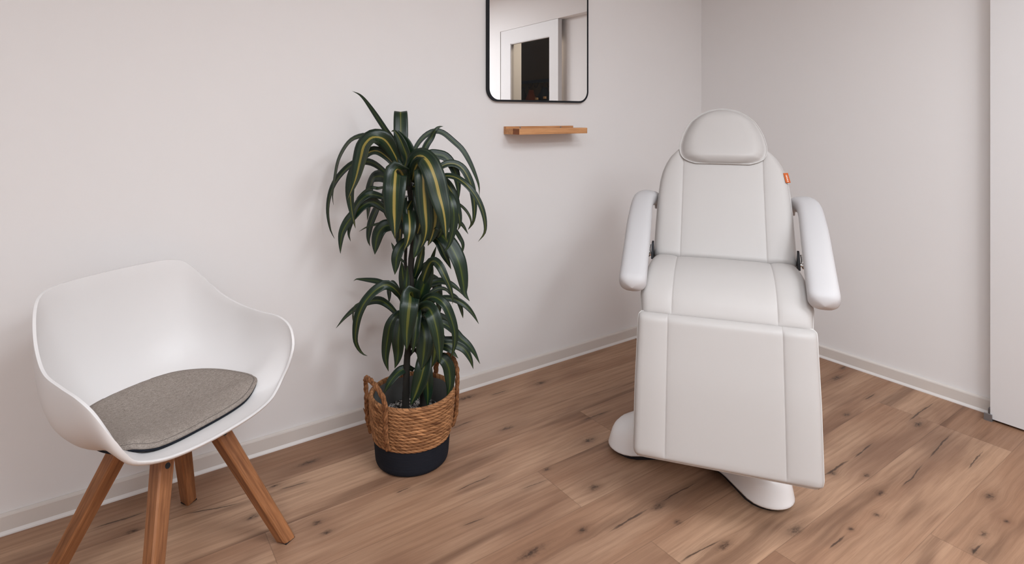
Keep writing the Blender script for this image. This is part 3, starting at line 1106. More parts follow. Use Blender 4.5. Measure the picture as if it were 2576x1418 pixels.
# leaf table: crown, width (mm), spine points in mm from the foot of the plant
LEAVES = [
    ('u', 18, [(-33,23,1068),(-40,52,1165),(-64,105,1231),(-103,169,1322),(-127,199,1363),(-150,227,1380)]),
    ('u', 51, [(-32,10,1061),(-34,24,1180),(-27,43,1254),(-15,71,1301),(10,127,1285),(25,153,1229)]),
    ('u', 60, [(-33,23,1078),(-66,22,1144),(-107,14,1197),(-152,8,1209),(-186,8,1181),(-201,6,1135),(-219,7,1058),(-241,22,983)]),
    ('u', 22, [(-39,27,1090),(-80,81,1164),(-122,134,1204),(-154,169,1202),(-183,189,1177),(-210,208,1119),(-222,216,1055),(-230,222,979),(-227,219,940)]),
    ('u', 24, [(-45,32,1015),(-70,86,1066),(-99,142,1100),(-127,186,1105),(-161,223,1090),(-202,251,1039),(-225,267,981),(-233,273,911),(-225,267,841),(-211,257,802)]),
    ('u', 39, [(-42,29,1078),(-76,53,1126),(-117,57,1154),(-156,60,1145),(-190,60,1107),(-212,63,1060),(-217,66,995),(-209,61,922),(-200,54,873)]),
    ('u', 39, [(-60,42,903),(-86,60,931),(-125,75,960),(-164,78,951),(-192,85,923),(-219,92,890),(-234,102,853),(-238,106,814),(-238,106,776)]),
    ('u', 27, [(-60,42,963),(-88,62,976),(-120,60,988),(-146,65,991),(-174,73,973),(-192,85,939),(-204,94,888),(-210,98,847),(-204,94,819)]),
    ('u', 48, [(-37,50,1005),(-62,105,1043),(-76,151,1049),(-89,172,1039),(-94,188,1003),(-98,190,956),(-99,191,909),(-102,193,872)]),
    ('u', 10, [(-58,40,1015),(-87,61,1014),(-99,94,1008),(-119,107,1011),(-135,131,996),(-151,142,980),(-163,151,965)]),
    ('u', 33, [(-58,40,925),(-77,78,949),(-93,101,939),(-104,121,904),(-115,129,866),(-120,133,828),(-120,133,803),(-115,129,783)]),
    ('u', 78, [(-21,15,1000),(-41,-8,1056),(-69,-37,1082),(-91,-58,1079),(-108,-83,1031),(-114,-91,962),(-112,-92,906),(-110,-94,849)]),
    ('u', 42, [(1,-1,970),(-27,-30,954),(-55,-47,915),(-70,-49,874),(-71,-48,832)]),
    ('u', 72, [(-6,4,1060),(-9,-30,1119),(-1,-73,1137),(9,-116,1115),(18,-147,1064),(27,-165,1001),(34,-182,947),(40,-186,897),(42,-188,842)]),
    ('u', 60, [(-1,1,1030),(-8,-43,1091),(-8,-80,1109),(-12,-114,1077),(-13,-125,1014),(-9,-128,943),(-6,-130,879),(-9,-116,833),(-20,-108,806)]),
    ('u', 19, [(-11,8,1083),(11,5,1152),(35,0,1191),(64,-8,1216),(93,-17,1225),(122,-24,1216),(151,-44,1187),(180,-65,1153),(203,-81,1106),(221,-94,1055),(232,-101,1014),(234,-102,974)]),
    ('u', 22, [(11,-8,1060),(36,-13,1134),(54,-14,1174),(74,-15,1201),(85,-23,1227),(101,-22,1240),(119,-23,1243)]),
    ('u', 36, [(4,-3,1060),(40,-3,1118),(73,-3,1137),(103,-11,1135),(131,-18,1126),(149,-31,1100),(163,-41,1066),(171,-46,1023),(173,-48,985),(173,-48,957)]),
    ('u', 13, [(24,-29,1091),(39,-51,1127),(54,-74,1132),(66,-83,1119),(70,-86,1097)]),
    ('u', 25, [(16,-11,1023),(57,-28,1064),(93,-40,1087),(122,-49,1101),(152,-58,1100),(175,-73,1084),(192,-85,1052),(205,-94,1010),(212,-99,957),(213,-100,911),(208,-97,873),(193,-86,846)]),
    ('u', 21, [(26,-18,1008),(53,-62,1047),(80,-93,1060),(102,-120,1061),(123,-147,1049),(145,-174,1022),(167,-190,986),(184,-202,942),(193,-208,894),(191,-207,854),(172,-193,822)]),
    ('u', 37, [(28,-20,1000),(65,-45,1038),(87,-73,1042),(101,-95,1025),(112,-115,992),(122,-122,948),(131,-128,908),(132,-129,876),(125,-124,857)]),
    ('u', 10, [(77,-54,955),(114,-80,960),(146,-90,951),(173,-97,928),(188,-107,900),(192,-110,874),(182,-103,851)]),
    ('u', 33, [(40,-28,985),(56,-100,1014),(73,-149,996),(77,-176,956),(80,-178,906),(74,-174,856),(64,-167,817),(49,-156,790)]),
    ('u', 45, [(-4,3,955),(-37,-48,938),(-51,-86,906),(-60,-104,867),(-67,-100,829),(-77,-92,804)]),
    ('u', 54, [(-1,1,1015),(0,-37,1019),(4,-63,977),(4,-76,921),(-8,-68,862),(-15,-63,833)]),
    ('u', 54, [(4,-3,1000),(27,-55,1004),(37,-99,964),(40,-113,908),(30,-107,850),(16,-97,809)]),
    ('u', 36, [(18,-13,1015),(69,1,1033),(110,8,1007),(125,10,944),(122,12,882),(112,19,827)]),
    ('u', 39, [(-27,19,1030),(-52,110,1036),(-53,147,989),(-48,155,925),(-36,147,870)]),
    ('u', 42, [(-9,6,1015),(38,71,1052),(69,98,1024),(81,102,952),(76,106,889)]),
    ('u', 36, [(-35,12,1076),(-27,-6,1121),(-41,-8,1166),(-54,1,1203),(-64,8,1222),(-70,12,1228),(-77,17,1224)]),
    ('u', 45, [(1,-1,1075),(-6,-8,1121),(-22,-9,1158),(-39,3,1203),(-52,12,1228)]),
    ('u', 45, [(-21,15,985),(-47,-16,976),(-65,-40,937),(-59,-56,888),(-52,-61,838)]),
    ('u', 30, [(16,-11,1000),(56,-15,968),(85,-23,921),(98,-32,868),(89,-25,814)]),
    ('m', 31, [(10,-7,813),(40,-28,824),(63,-56,827),(75,-77,810),(83,-94,774),(95,-103,743),(106,-110,713)]),
    ('m', 15, [(77,-54,873),(124,-62,866),(153,-58,843),(172,-59,815),(182,-66,787),(178,-64,746)]),
    ('m', 55, [(16,-11,836),(46,-44,853),(68,-84,849),(85,-120,825),(100,-143,790),(111,-163,749),(119,-169,705),(124,-172,662),(126,-174,636),(141,-184,608)]),
    ('m', 18, [(65,-45,881),(116,-45,893),(158,-50,884),(185,-56,862),(204,-69,825)]),
    ('m', 40, [(-1,1,821),(-34,-13,817),(-60,-19,795),(-74,-22,764),(-76,-20,734),(-78,-18,701)]),
    ('m', 12, [(-23,16,731),(-40,28,749),(-53,37,776),(-61,55,805)]),
    ('m', 48, [(-28,20,866),(-68,35,873),(-95,42,871),(-115,43,851),(-123,49,818),(-127,52,768)]),
    ('m', 10, [(-39,27,873),(-67,47,885),(-84,71,880),(-105,98,871),(-134,118,860),(-157,134,844)]),
    ('m', 33, [(4,-3,881),(28,-69,873),(47,-106,884),(61,-116,862),(54,-99,831)]),
    ('m', 45, [(4,-3,881),(-4,-58,875),(-8,-80,835),(-22,-83,794),(-31,-76,765)]),
    ('m', 33, [(-9,6,881),(-16,60,850),(-17,85,808),(-11,81,770)]),
    ('m', 24, [(6,-4,671),(10,-31,721),(19,-38,766),(25,-42,795),(30,-46,783)]),
    ('d', 36, [(-9,6,559),(-34,-13,628),(-41,-8,680),(-46,-5,746)]),
    ('d', 24, [(-13,9,551),(-41,-33,634),(-38,-34,692),(-36,-36,732)]),
    ('d', 16, [(33,-23,619),(57,-15,681),(75,-16,736),(83,-21,766),(89,-25,787)]),
    ('d', 54, [(10,-7,559),(14,-35,610),(25,-54,665),(37,-62,706),(48,-70,746)]),
    ('d', 30, [(16,-11,581),(22,-52,680),(30,-82,738),(35,-110,754),(42,-139,742),(52,-158,710),(67,-169,668),(76,-175,628),(75,-174,606)]),
    ('d', 16, [(4,-3,604),(7,-5,665),(25,-5,697),(47,-8,720),(70,-12,736)]),
    ('d', 24, [(16,-11,581),(49,2,629),(86,1,642),(118,-9,645),(146,-29,635),(170,-45,615),(193,-62,584)]),
    ('d', 42, [(10,-7,566),(83,40,626),(121,50,636),(135,52,587),(140,49,535),(140,49,486)]),
    ('d', 13, [(22,-15,559),(40,-28,599),(72,-26,617),(99,-32,625),(121,-48,619),(141,-62,587)]),
    ('d', 19, [(22,-15,544),(59,-41,584),(90,-63,596),(120,-84,596),(151,-93,581),(173,-109,562),(193,-123,533),(211,-135,496)]),
    ('d', 16, [(124,-62,613),(148,-67,593),(161,-76,567),(168,-81,538),(172,-84,511)]),
    ('d', 34, [(16,-11,544),(22,-52,595),(32,-96,622),(47,-130,618),(62,-153,596),(77,-164,553),(87,-171,507),(88,-171,467),(82,-167,431),(73,-161,406)]),
    ('d', 51, [(14,-9,522),(4,-63,568),(9,-104,587),(12,-142,574),(19,-160,528),(26,-164,478),(28,-166,436),(29,-167,401)]),
    ('d', 63, [(1,-1,551),(-20,-47,615),(-38,-71,639),(-60,-104,613),(-69,-110,567),(-72,-108,517),(-72,-108,479),(-72,-108,451)]),
    ('d', 30, [(11,-8,551),(-10,-66,564),(-27,-91,524),(-35,-98,485),(-43,-92,428)]),
    ('d', 36, [(-18,13,544),(-37,14,599),(-67,10,640),(-96,18,659),(-123,25,651),(-151,32,630),(-177,39,597),(-193,49,553),(-200,54,502),(-200,54,462),(-190,48,433),(-177,39,415),(-164,30,408)]),
    ('d', 18, [(-18,13,604),(-43,67,629),(-66,107,636),(-86,133,644),(-108,161,646),(-131,189,646),(-145,199,646),(-153,205,638)]),
    ('d', 27, [(-21,15,581),(-45,32,619),(-56,63,643),(-60,79,633),(-59,78,595),(-60,79,566)]),
    ('d', 24, [(-21,15,499),(-50,35,540),(-68,60,565),(-89,87,581),(-110,114,579),(-135,131,569),(-166,153,548),(-198,175,514),(-226,194,473)]),
    ('d', 36, [(-21,15,537),(-62,-6,550),(-92,-9,521),(-101,-3,470),(-106,1,419),(-105,0,385),(-97,-5,347)]),
    ('d', 48, [(-13,9,544),(-56,-34,550),(-74,-46,513),(-81,-53,467),(-81,-53,424),(-85,-51,395),(-91,-46,371)]),
    ('d', 7, [(-176,74,594),(-192,85,579),(-197,89,547),(-195,88,512)]),
    ('d', 27, [(26,-18,484),(70,-36,503),(109,-52,494),(143,-64,466),(166,-79,435),(188,-95,411),(207,-108,381),(225,-121,337)]),
    ('d', 30, [(34,-24,394),(71,-50,420),(104,-73,426),(144,-88,416),(168,-105,398),(185,-117,363),(194,-123,326)]),
    ('d', 25, [(31,-21,402),(90,-14,419),(136,-34,419),(178,-52,412),(206,-71,390),(227,-86,358),(235,-91,339)]),
    ('d', 18, [(53,-37,402),(80,-80,422),(102,-108,414),(127,-126,383)]),
    ('d', 33, [(6,-4,327),(-23,-8,342),(-56,-10,340),(-84,-14,324),(-104,-13,300),(-116,-5,271)]),
    ('d', 57, [(31,-21,424),(16,-72,415),(-2,-97,376),(-15,-99,335),(-29,-89,283),(-44,-79,237)]),
    ('d', 42, [(38,-27,402),(29,-57,370),(23,-77,320),(26,-79,261),(24,-78,214)]),
    ('d', 42, [(40,-28,372),(66,-59,384),(87,-85,376),(102,-96,348),(107,-99,306),(106,-98,269),(97,-92,235)]),
    ('d', 60, [(16,-11,522),(13,-58,513),(7,-90,473),(0,-97,420),(-7,-92,362)]),
    ('d', 54, [(18,-13,507),(39,-64,510),(44,-92,466),(47,-94,415),(37,-87,356)]),
    ('d', 51, [(16,-11,551),(45,-7,530),(59,-5,466),(64,-8,405)]),
    ('d', 45, [(10,-7,522),(-11,-41,491),(-22,-58,455),(-25,-56,426)]),
    ('d', 39, [(28,-20,477),(83,-10,454),(120,-11,424),(138,-23,378)]),
    ('d', 30, [(16,-11,537),(86,13,516),(140,0,494),(166,-18,463)]),
]


def build_plant():
    t = tag(empty('dracaena', (BX, BY, .03)), 'tall dracaena with drooping yellow-striped dark green leaves in the woven basket', 'plant')
    view = Vector((-SN, -CS, .0))     # towards the viewer; the leaf faces lean this way
    bms = {k: bmesh.new() for k in 'umd'}
    uvs = {k: b_.loops.layers.uv.new('UVMap') for k, b_ in bms.items()}
    cols = {k: b_.loops.layers.float_color.new('stripe') for k, b_ in bms.items()}
    rnd = random.Random(4)
    NS, NW = 34, 7
    for c, w, pts in LEAVES:
        bm, uvl, cl = bms[c], uvs[c], cols[c]
        front = (Vector((pts[-1][0], pts[-1][1])) / 1000).dot(Vector((-SN, -CS)))
        amt = rnd.uniform(.75, 1.0) if (w >= 36 and front > .05 and c == 'u') else rnd.uniform(.05, .60 if c == 'u' else .50)
        P = catmull([(x / 1000, y / 1000, z / 1000 - .03) for x, y, z in pts], NS)
        T = tangents(P)
        w = w / 1000 * (1.22 if w < 30 else 1.06)
        out = Vector((P[-1].x - P[0].x, P[-1].y - P[0].y, 0))
        if out.length > 1e-4:
            out.normalize()
        vi = (view * .85 + out * .40 + Vector((0, 0, .42)) + Vector((rnd.uniform(-.25, .25), rnd.uniform(-.25, .25), rnd.uniform(-.1, .2)))).normalized()
        wd_prev = None
        fold = rnd.uniform(.08, .30)
        wavA, wavP = rnd.uniform(.0, .05), rnd.uniform(0, 6)
        rows = []
        for i, (p, tg) in enumerate(zip(P, T)):
            v = i / (NS - 1)
            wd = tg.cross(vi)
            if wd.length < .25 and wd_prev is not None:
                wd = wd_prev - tg * wd_prev.dot(tg)
            wd.normalize()
            if wd_prev is not None:
                wd = (wd * .55 + wd_prev * .45)
                wd = (wd - tg * wd.dot(tg)).normalized()
            wd_prev = wd
            nn = wd.cross(tg).normalized()
            prof = (.5 + .5 * smoothstep(0, .42, v)) if v < .5 else max(0.0, 1 - ((v - .5) / .5) ** 2.1)
            half = .5 * w * max(prof, .015)
            row = []
            for k in range(NW):
                s = k / (NW - 1) * 2 - 1
                lift = -fold * half * (1 - abs(s)) + wavA * half * math.sin(v * 16 + wavP + s * 1.5) * abs(s)
                row.append(bm.verts.new(p + wd * half * s + nn * lift))
            rows.append(row)
        for i in range(NS - 1):
            for k in range(NW - 1):
                f = bm.faces.new((rows[i][k], rows[i][k + 1], rows[i + 1][k + 1], rows[i + 1][k]))
                for lp, (uu, vv) in zip(f.loops, ((k, i), (k + 1, i), (k + 1, i + 1), (k, i + 1))):
                    lp[uvl].uv = (uu / (NW - 1), vv / (NS - 1))
                    lp[cl] = (amt, amt, amt, 1)
    for c in 'umd':
        me = bpy.data.meshes.new('foliage')
        bms[c].to_mesh(me)
        bms[c].free()
        me.materials.append(M_LEAF)
        for p in me.polygons:
            p.use_smooth = True
        o = bpy.data.objects.new('foliage', me)
        COL.objects.link(o)
        o.parent = t
        so = o.modifiers.new('leaf_thickness', 'SOLIDIFY')
        so.thickness = .0007
    # canes
    for P, r in [([(-30,-3,173),(-28,-5,247),(-26,-6,321),(-24,-7,380),(-15,-2,436),(-4,3,522),(-4,3,581)], 0.0135),
                 ([(36,-25,163),(33,-23,252),(28,-20,372),(16,-11,492),(4,-3,581),(-5,3,671),(-2,2,746),(4,-3,821),(-1,1,940),(-13,9,1060),(-21,15,1120)], 0.0135),
                 ([(31,-21,365),(10,-7,402),(-13,-3,387),(-24,-7,373)], 0.0080),
                 ([(-9,6,641),(-12,20,683),(-17,24,728),(-14,22,804)], 0.0070)]:
        C = catmull([(x / 1000, y / 1000, z / 1000 - .03) for x, y, z in P], 60)
        bm = bmesh.new()
        tube(bm, C, lambda f: r * (1 - .25 * f) * (1 + .06 * (math.sin(f * 75) > .8)), 14)
        mesh_obj('cane', bm, M_BARK, t)
    # pot and soil
    bm = bmesh.new()
    prof = [(.080, -.018), (.098, .0), (.108, .08), (.112, .128), (.116, .130), (.116, .138), (.110, .138), (.108, .125)]
    loft(bm, [[Vector((r * math.cos(2 * math.pi * i / 64), r * math.sin(2 * math.pi * i / 64), z)) for i in range(64)] for r, z in prof], True, True, False)
    mesh_obj('nursery_pot', bm, M_POT, t, autosmooth=40)
    bm = bmesh.new()
    rings = []
    for k in range(24):
        r = .1085 * (1 - k / 24)
        ring = []
        for i in range(72):
            a = 2 * math.pi * i / 72
            x, y = r * math.cos(a), r * math.sin(a)
            z = .140 + .012 * (1 - (r / .1085) ** 2) + .006 * noise.noise(Vector((x * 45, y * 45, 2))) + .005 * noise.noise(Vector((x * 120, y * 120, 5)))
            ring.append(Vector((x, y, z)))
        rings.append(ring)
    loft(bm, rings, True, False, True)
    s = mesh_obj('soil', bm, M_SOIL, t)
    s['kind'] = 'stuff'
    return t


build_plant()


# ------------------------------------------------------------------ mirror and shelf on the wall
def rrect(cx, cz, hw, hh, r, n=14):
    P = []
    for sx, sz, a0 in ((1, 1, 0), (-1, 1, 90), (-1, -1, 180), (1, -1, 270)):
        for k in range(n + 1):
            a = math.radians(a0 + 90 * k / n)
            P.append((cx + sx * (hw - r) + r * math.cos(a), cz + sz * (hh - r) + r * math.sin(a)))
    return P


def build_mirror():
    U0, U1, Z0, Z1 = 1.497, 2.140, 1.353, 2.153
    cx, hw, hh = (U0 + U1) / 2, (U1 - U0) / 2, (Z1 - Z0) / 2
    t = tag(empty('wall_mirror', (cx, YL, Z0)), 'rounded rectangular wall mirror in a thin black metal frame above the oak shelf', 'mirror')
    bm = bmesh.new()
    o = rrect(0, hh, hw, hh, .062)
    i = rrect(0, hh, hw - .0085, hh - .0085, .054)
    rings = [[Vector((x, y, z)) for x, z in ol] for ol, y in ((o, -.0005), (o, -.0210), (i, -.0210), (i, -.004), (i, -.0005))]
    loft(bm, rings + [rings[0]], True)
    bmesh.ops.remove_doubles(bm, verts=bm.verts[:], dist=1e-6)
    mesh_obj('frame', bm, M_BLACKMETAL, t, autosmooth=35)
    bm = bmesh.new()
    g = rrect(0, 0, hw - .0095, hh - .0095, .053)
    loft(bm, [[Vector((x, y, z)) for x, z in g] for y in (-.0012, .0012)], True, True, True)
    m = mesh_obj('mirror_glass', bm, M_MIRROR, t, smooth=False)
    m.location = (0, -.0112, hh)
    m.rotation_euler = (0, 0, GLASS_YAW)
    return t


GLASS_YAW = math.radians(-1.3)


def build_shelf():
    U0, U1 = 1.601, 2.033
    t = tag(empty('wall_shelf', (U0, YL, 1.194)), 'small oak shelf board on the wall below the mirror', 'shelf')
    L = U1 - U0
    D = .130
    LIP = .052
    bm = bmesh.new()
    box(bm, 0, L, -D + LIP, -.0205, 0, .0268, .0006)
    mesh_obj('board', bm, M_SHELF, t, smooth=False)
    bm = bmesh.new()
    box(bm, 0, L, -.020, -.0005, 0, .0375, .001)
    mesh_obj('back_strip', bm, M_SHELF, t, smooth=False)
    bm = bmesh.new()
    box(bm, .0015, L - .0015, -D, -D + LIP - .0005, 0, .0285, .001)
    f = mesh_obj('front_lip', bm, M_SHELF, t, smooth=False)
    for x0, x1 in ((0, .0015), (L - .0015, L)):
        bm = bmesh.new()
        box(bm, x0, x1, -D + .001, -D + LIP - .0015, .001, .0275)
        mesh_obj('end_grain', bm, M_SHELF_END, f, smooth=False)
    for x in (.085, .345):
        bm = bmesh.new()
        bmesh.ops.create_cone(bm, cap_ends=True, segments=16, radius1=.0042, radius2=.0034, depth=.0025, matrix=Matrix.Translation((x, -.0208, .0315)) @ Matrix.Rotation(math.radians(90), 4, 'X'))
        mesh_obj('screw', bm, M_STEEL, t, autosmooth=40)
    return t


build_mirror()
build_shelf()


# ------------------------------------------------------------------ treatment chair (x forward, y to the photo's right, z up)
def seam_shape(y, ys, w, depth):
    d = abs(abs(y) - ys)
    return -depth * math.exp(-(d / w) ** 2)


def cushion(name, spine, wtab, thick, parent, edge=.02, crown=.0, seam=None, ns=64, bolster=.0, mat=None, end0=None, end1=None, belly=.35, flip=1, flare=.0):
    """upholstered slab: follows spine [(x,z)] with half width wtab [(fraction,half)], top face on the +normal side"""
    C = catmull([(x, 0, z) for x, z in spine], 300)
    L = sum((b - a).length for a, b in zip(C[:-1], C[1:]))
    T = tangents(C)
    e0 = edge if end0 is None else end0
    e1 = edge if end1 is None else end1
    # sample densely near both ends
    ss = []
    for k in range(ns + 1):
        f = k / ns
        ss.append(.5 - .5 * math.cos(math.pi * f) if True else f)
    ts = [-math.cos(math.pi * k / 30) for k in range(31)]
    if seam:
        extra = []
        for sgn in (-1, 1):
            extra += [sgn * (seam + q) for q in (-.012, -.007, -.004, -.002, 0, .002, .004, .007, .012)]
    bm = bmesh.new()
    top, bot = [], []
    for f in ss:
        i = min(int(f * 299), 298)
        a = f * 299 - i
        p = C[i].lerp(C[i + 1], a)
        tg = T[i].lerp(T[i + 1], a).normalized()
        nrm = Vector((-tg.z, 0, tg.x)) * flip
        hw = interp(wtab, f)
        ys = [t_ * hw for t_ in ts]
        if seam:
            s_here = min(seam, hw - .02)
            ys = sorted(ys + [sg * min(seam + q, hw * .995) for sg in (-1, 1) for q in (-.012, -.007, -.004, -.002, 0, .002, .004, .007, .012)])
        rt, rb = [], []
        for y in ys:
            d = min(hw - abs(y), 1.0)
            ds, de = f * L, (1 - f) * L

            def rnd_edge(dd, r):
                if dd >= r:
                    return 0.0
                return -(r - math.sqrt(max(r * r - (r - dd) ** 2, 0)))
            h = min(rnd_edge(d, edge), 0) + rnd_edge(ds, e0) + rnd_edge(de, e1)
            h = max(h, -thick * .5)
            q = crown * (1 - (y / hw) ** 2)
            if seam:
                q += seam_shape(y, seam, .0020, .0018) + seam_shape(y, seam, .012, .0018)
                if abs(y) > seam:
                    g = (abs(y) - seam) / max(hw - seam, .01)
                    q += bolster * math.sin(math.pi * min(g, 1)) ** .8
            q *= smoothstep(0, .03, min(ds, de) + .006)
            rt.append(p + Vector((0, y, 0)) + nrm * (h + q))
            hb = belly * (rnd_edge(d, edge) + rnd_edge(ds, e0) + rnd_edge(de, e1))
            hb = max(hb, -thick * .45)
            rb.append(p + Vector((0, y * (1 + flare * .35 / hw), 0)) - nrm * (thick + hb) + tg * flare * (smoothstep(.82, 1, f)))
        top.append(rt)
        bot.append(rb)
    VT = [[bm.verts.new(q) for q in r] for r in top]
    VB = [[bm.verts.new(q) for q in r] for r in bot]
    nr, nc = len(VT), len(VT[0])
    for i in range(nr - 1):
        for j in range(nc - 1):
            bm.faces.new((VT[i][j], VT[i + 1][j], VT[i + 1][j + 1], VT[i][j + 1]))
            f = bm.faces.new((VB[i][j], VB[i][j + 1], VB[i + 1][j + 1], VB[i + 1][j]))
            f.material_index = 1
    per = [(i, 0) for i in range(nr)] + [(nr - 1, j) for j in range(1, nc)] + [(i, nc - 1) for i in range(nr - 2, -1, -1)] + [(0, j) for j in range(nc - 2, 0, -1)]
    for (a, b_), (c, d_) in zip(per, per[1:] + per[:1]):
        f = bm.faces.new((VT[a][b_], VT[c][d_], VB[c][d_], VB[a][b_]))
        f.material_index = 1
    edge_pts = [top[i][j].copy() for i, j in per]
    seams = []
    if seam:
        ys0 = None
        for sg in (-1, 1):
            line = []
            for r in top:
                best = min(range(nc), key=lambda k: abs(r[k].y - sg * seam))
                line.append(r[best].copy())
            seams.append(line)
    bmesh.ops.remove_doubles(bm, verts=bm.verts[:], dist=1e-5)
    o = mesh_obj(name, bm, [mat or M_LEATHER, M_LEATHER_SIDE], parent, autosmooth=60)
    return o, edge_pts, seams


def piping(parent, pts, r=.0024):
    P = [pts[0]]
    for p in pts[1:]:
        if (p - P[-1]).length > .006:
            P.append(p)
    if (P[0] - P[-1]).length < .005:
        P.pop()
    bm = bmesh.new()
    tube(bm, P, r, 8, True)
    mesh_obj('piping', bm, M_PIPING, parent)


def seam_thread(parent, line):
    P = [line[0]]
    for p in line[1:]:
        if (p - P[-1]).length > .004:
            P.append(p)
    bm = bmesh.new()
    tube(bm, P, .0007, 6)
    mesh_obj('seam', bm, M_SEAM, parent)


def base_outline(n=160):
    lobes = [(math.radians(a), rr) for a, rr in [(293.5, 0.345), (29.5, 0.325), (112.5, 0.33), (206.5, 0.33)]]

    def sdf(p):
        d = p.length - .17
        for a, rr in lobes:
            e = Vector((math.cos(a), math.sin(a))) * rr
            h = min(max(p.dot(e) / e.dot(e), 0), 1)
            q = (p - e * h).length - (.105 * (1 - h) + .083 * h)
            k = .07
            hh = max(k - abs(d - q), 0) / k
            d = min(d, q) - hh * hh * k * .25
        return d
    out = []
    for i in range(n):
        a = 2 * math.pi * i / n
        u = Vector((math.cos(a), math.sin(a)))
        lo, hi = .05, .6
        for _ in range(40):
            m = (lo + hi) / 2
            if sdf(u * m) < 0:
                lo = m
            else:
                hi = m
        out.append(u * lo)
    return out


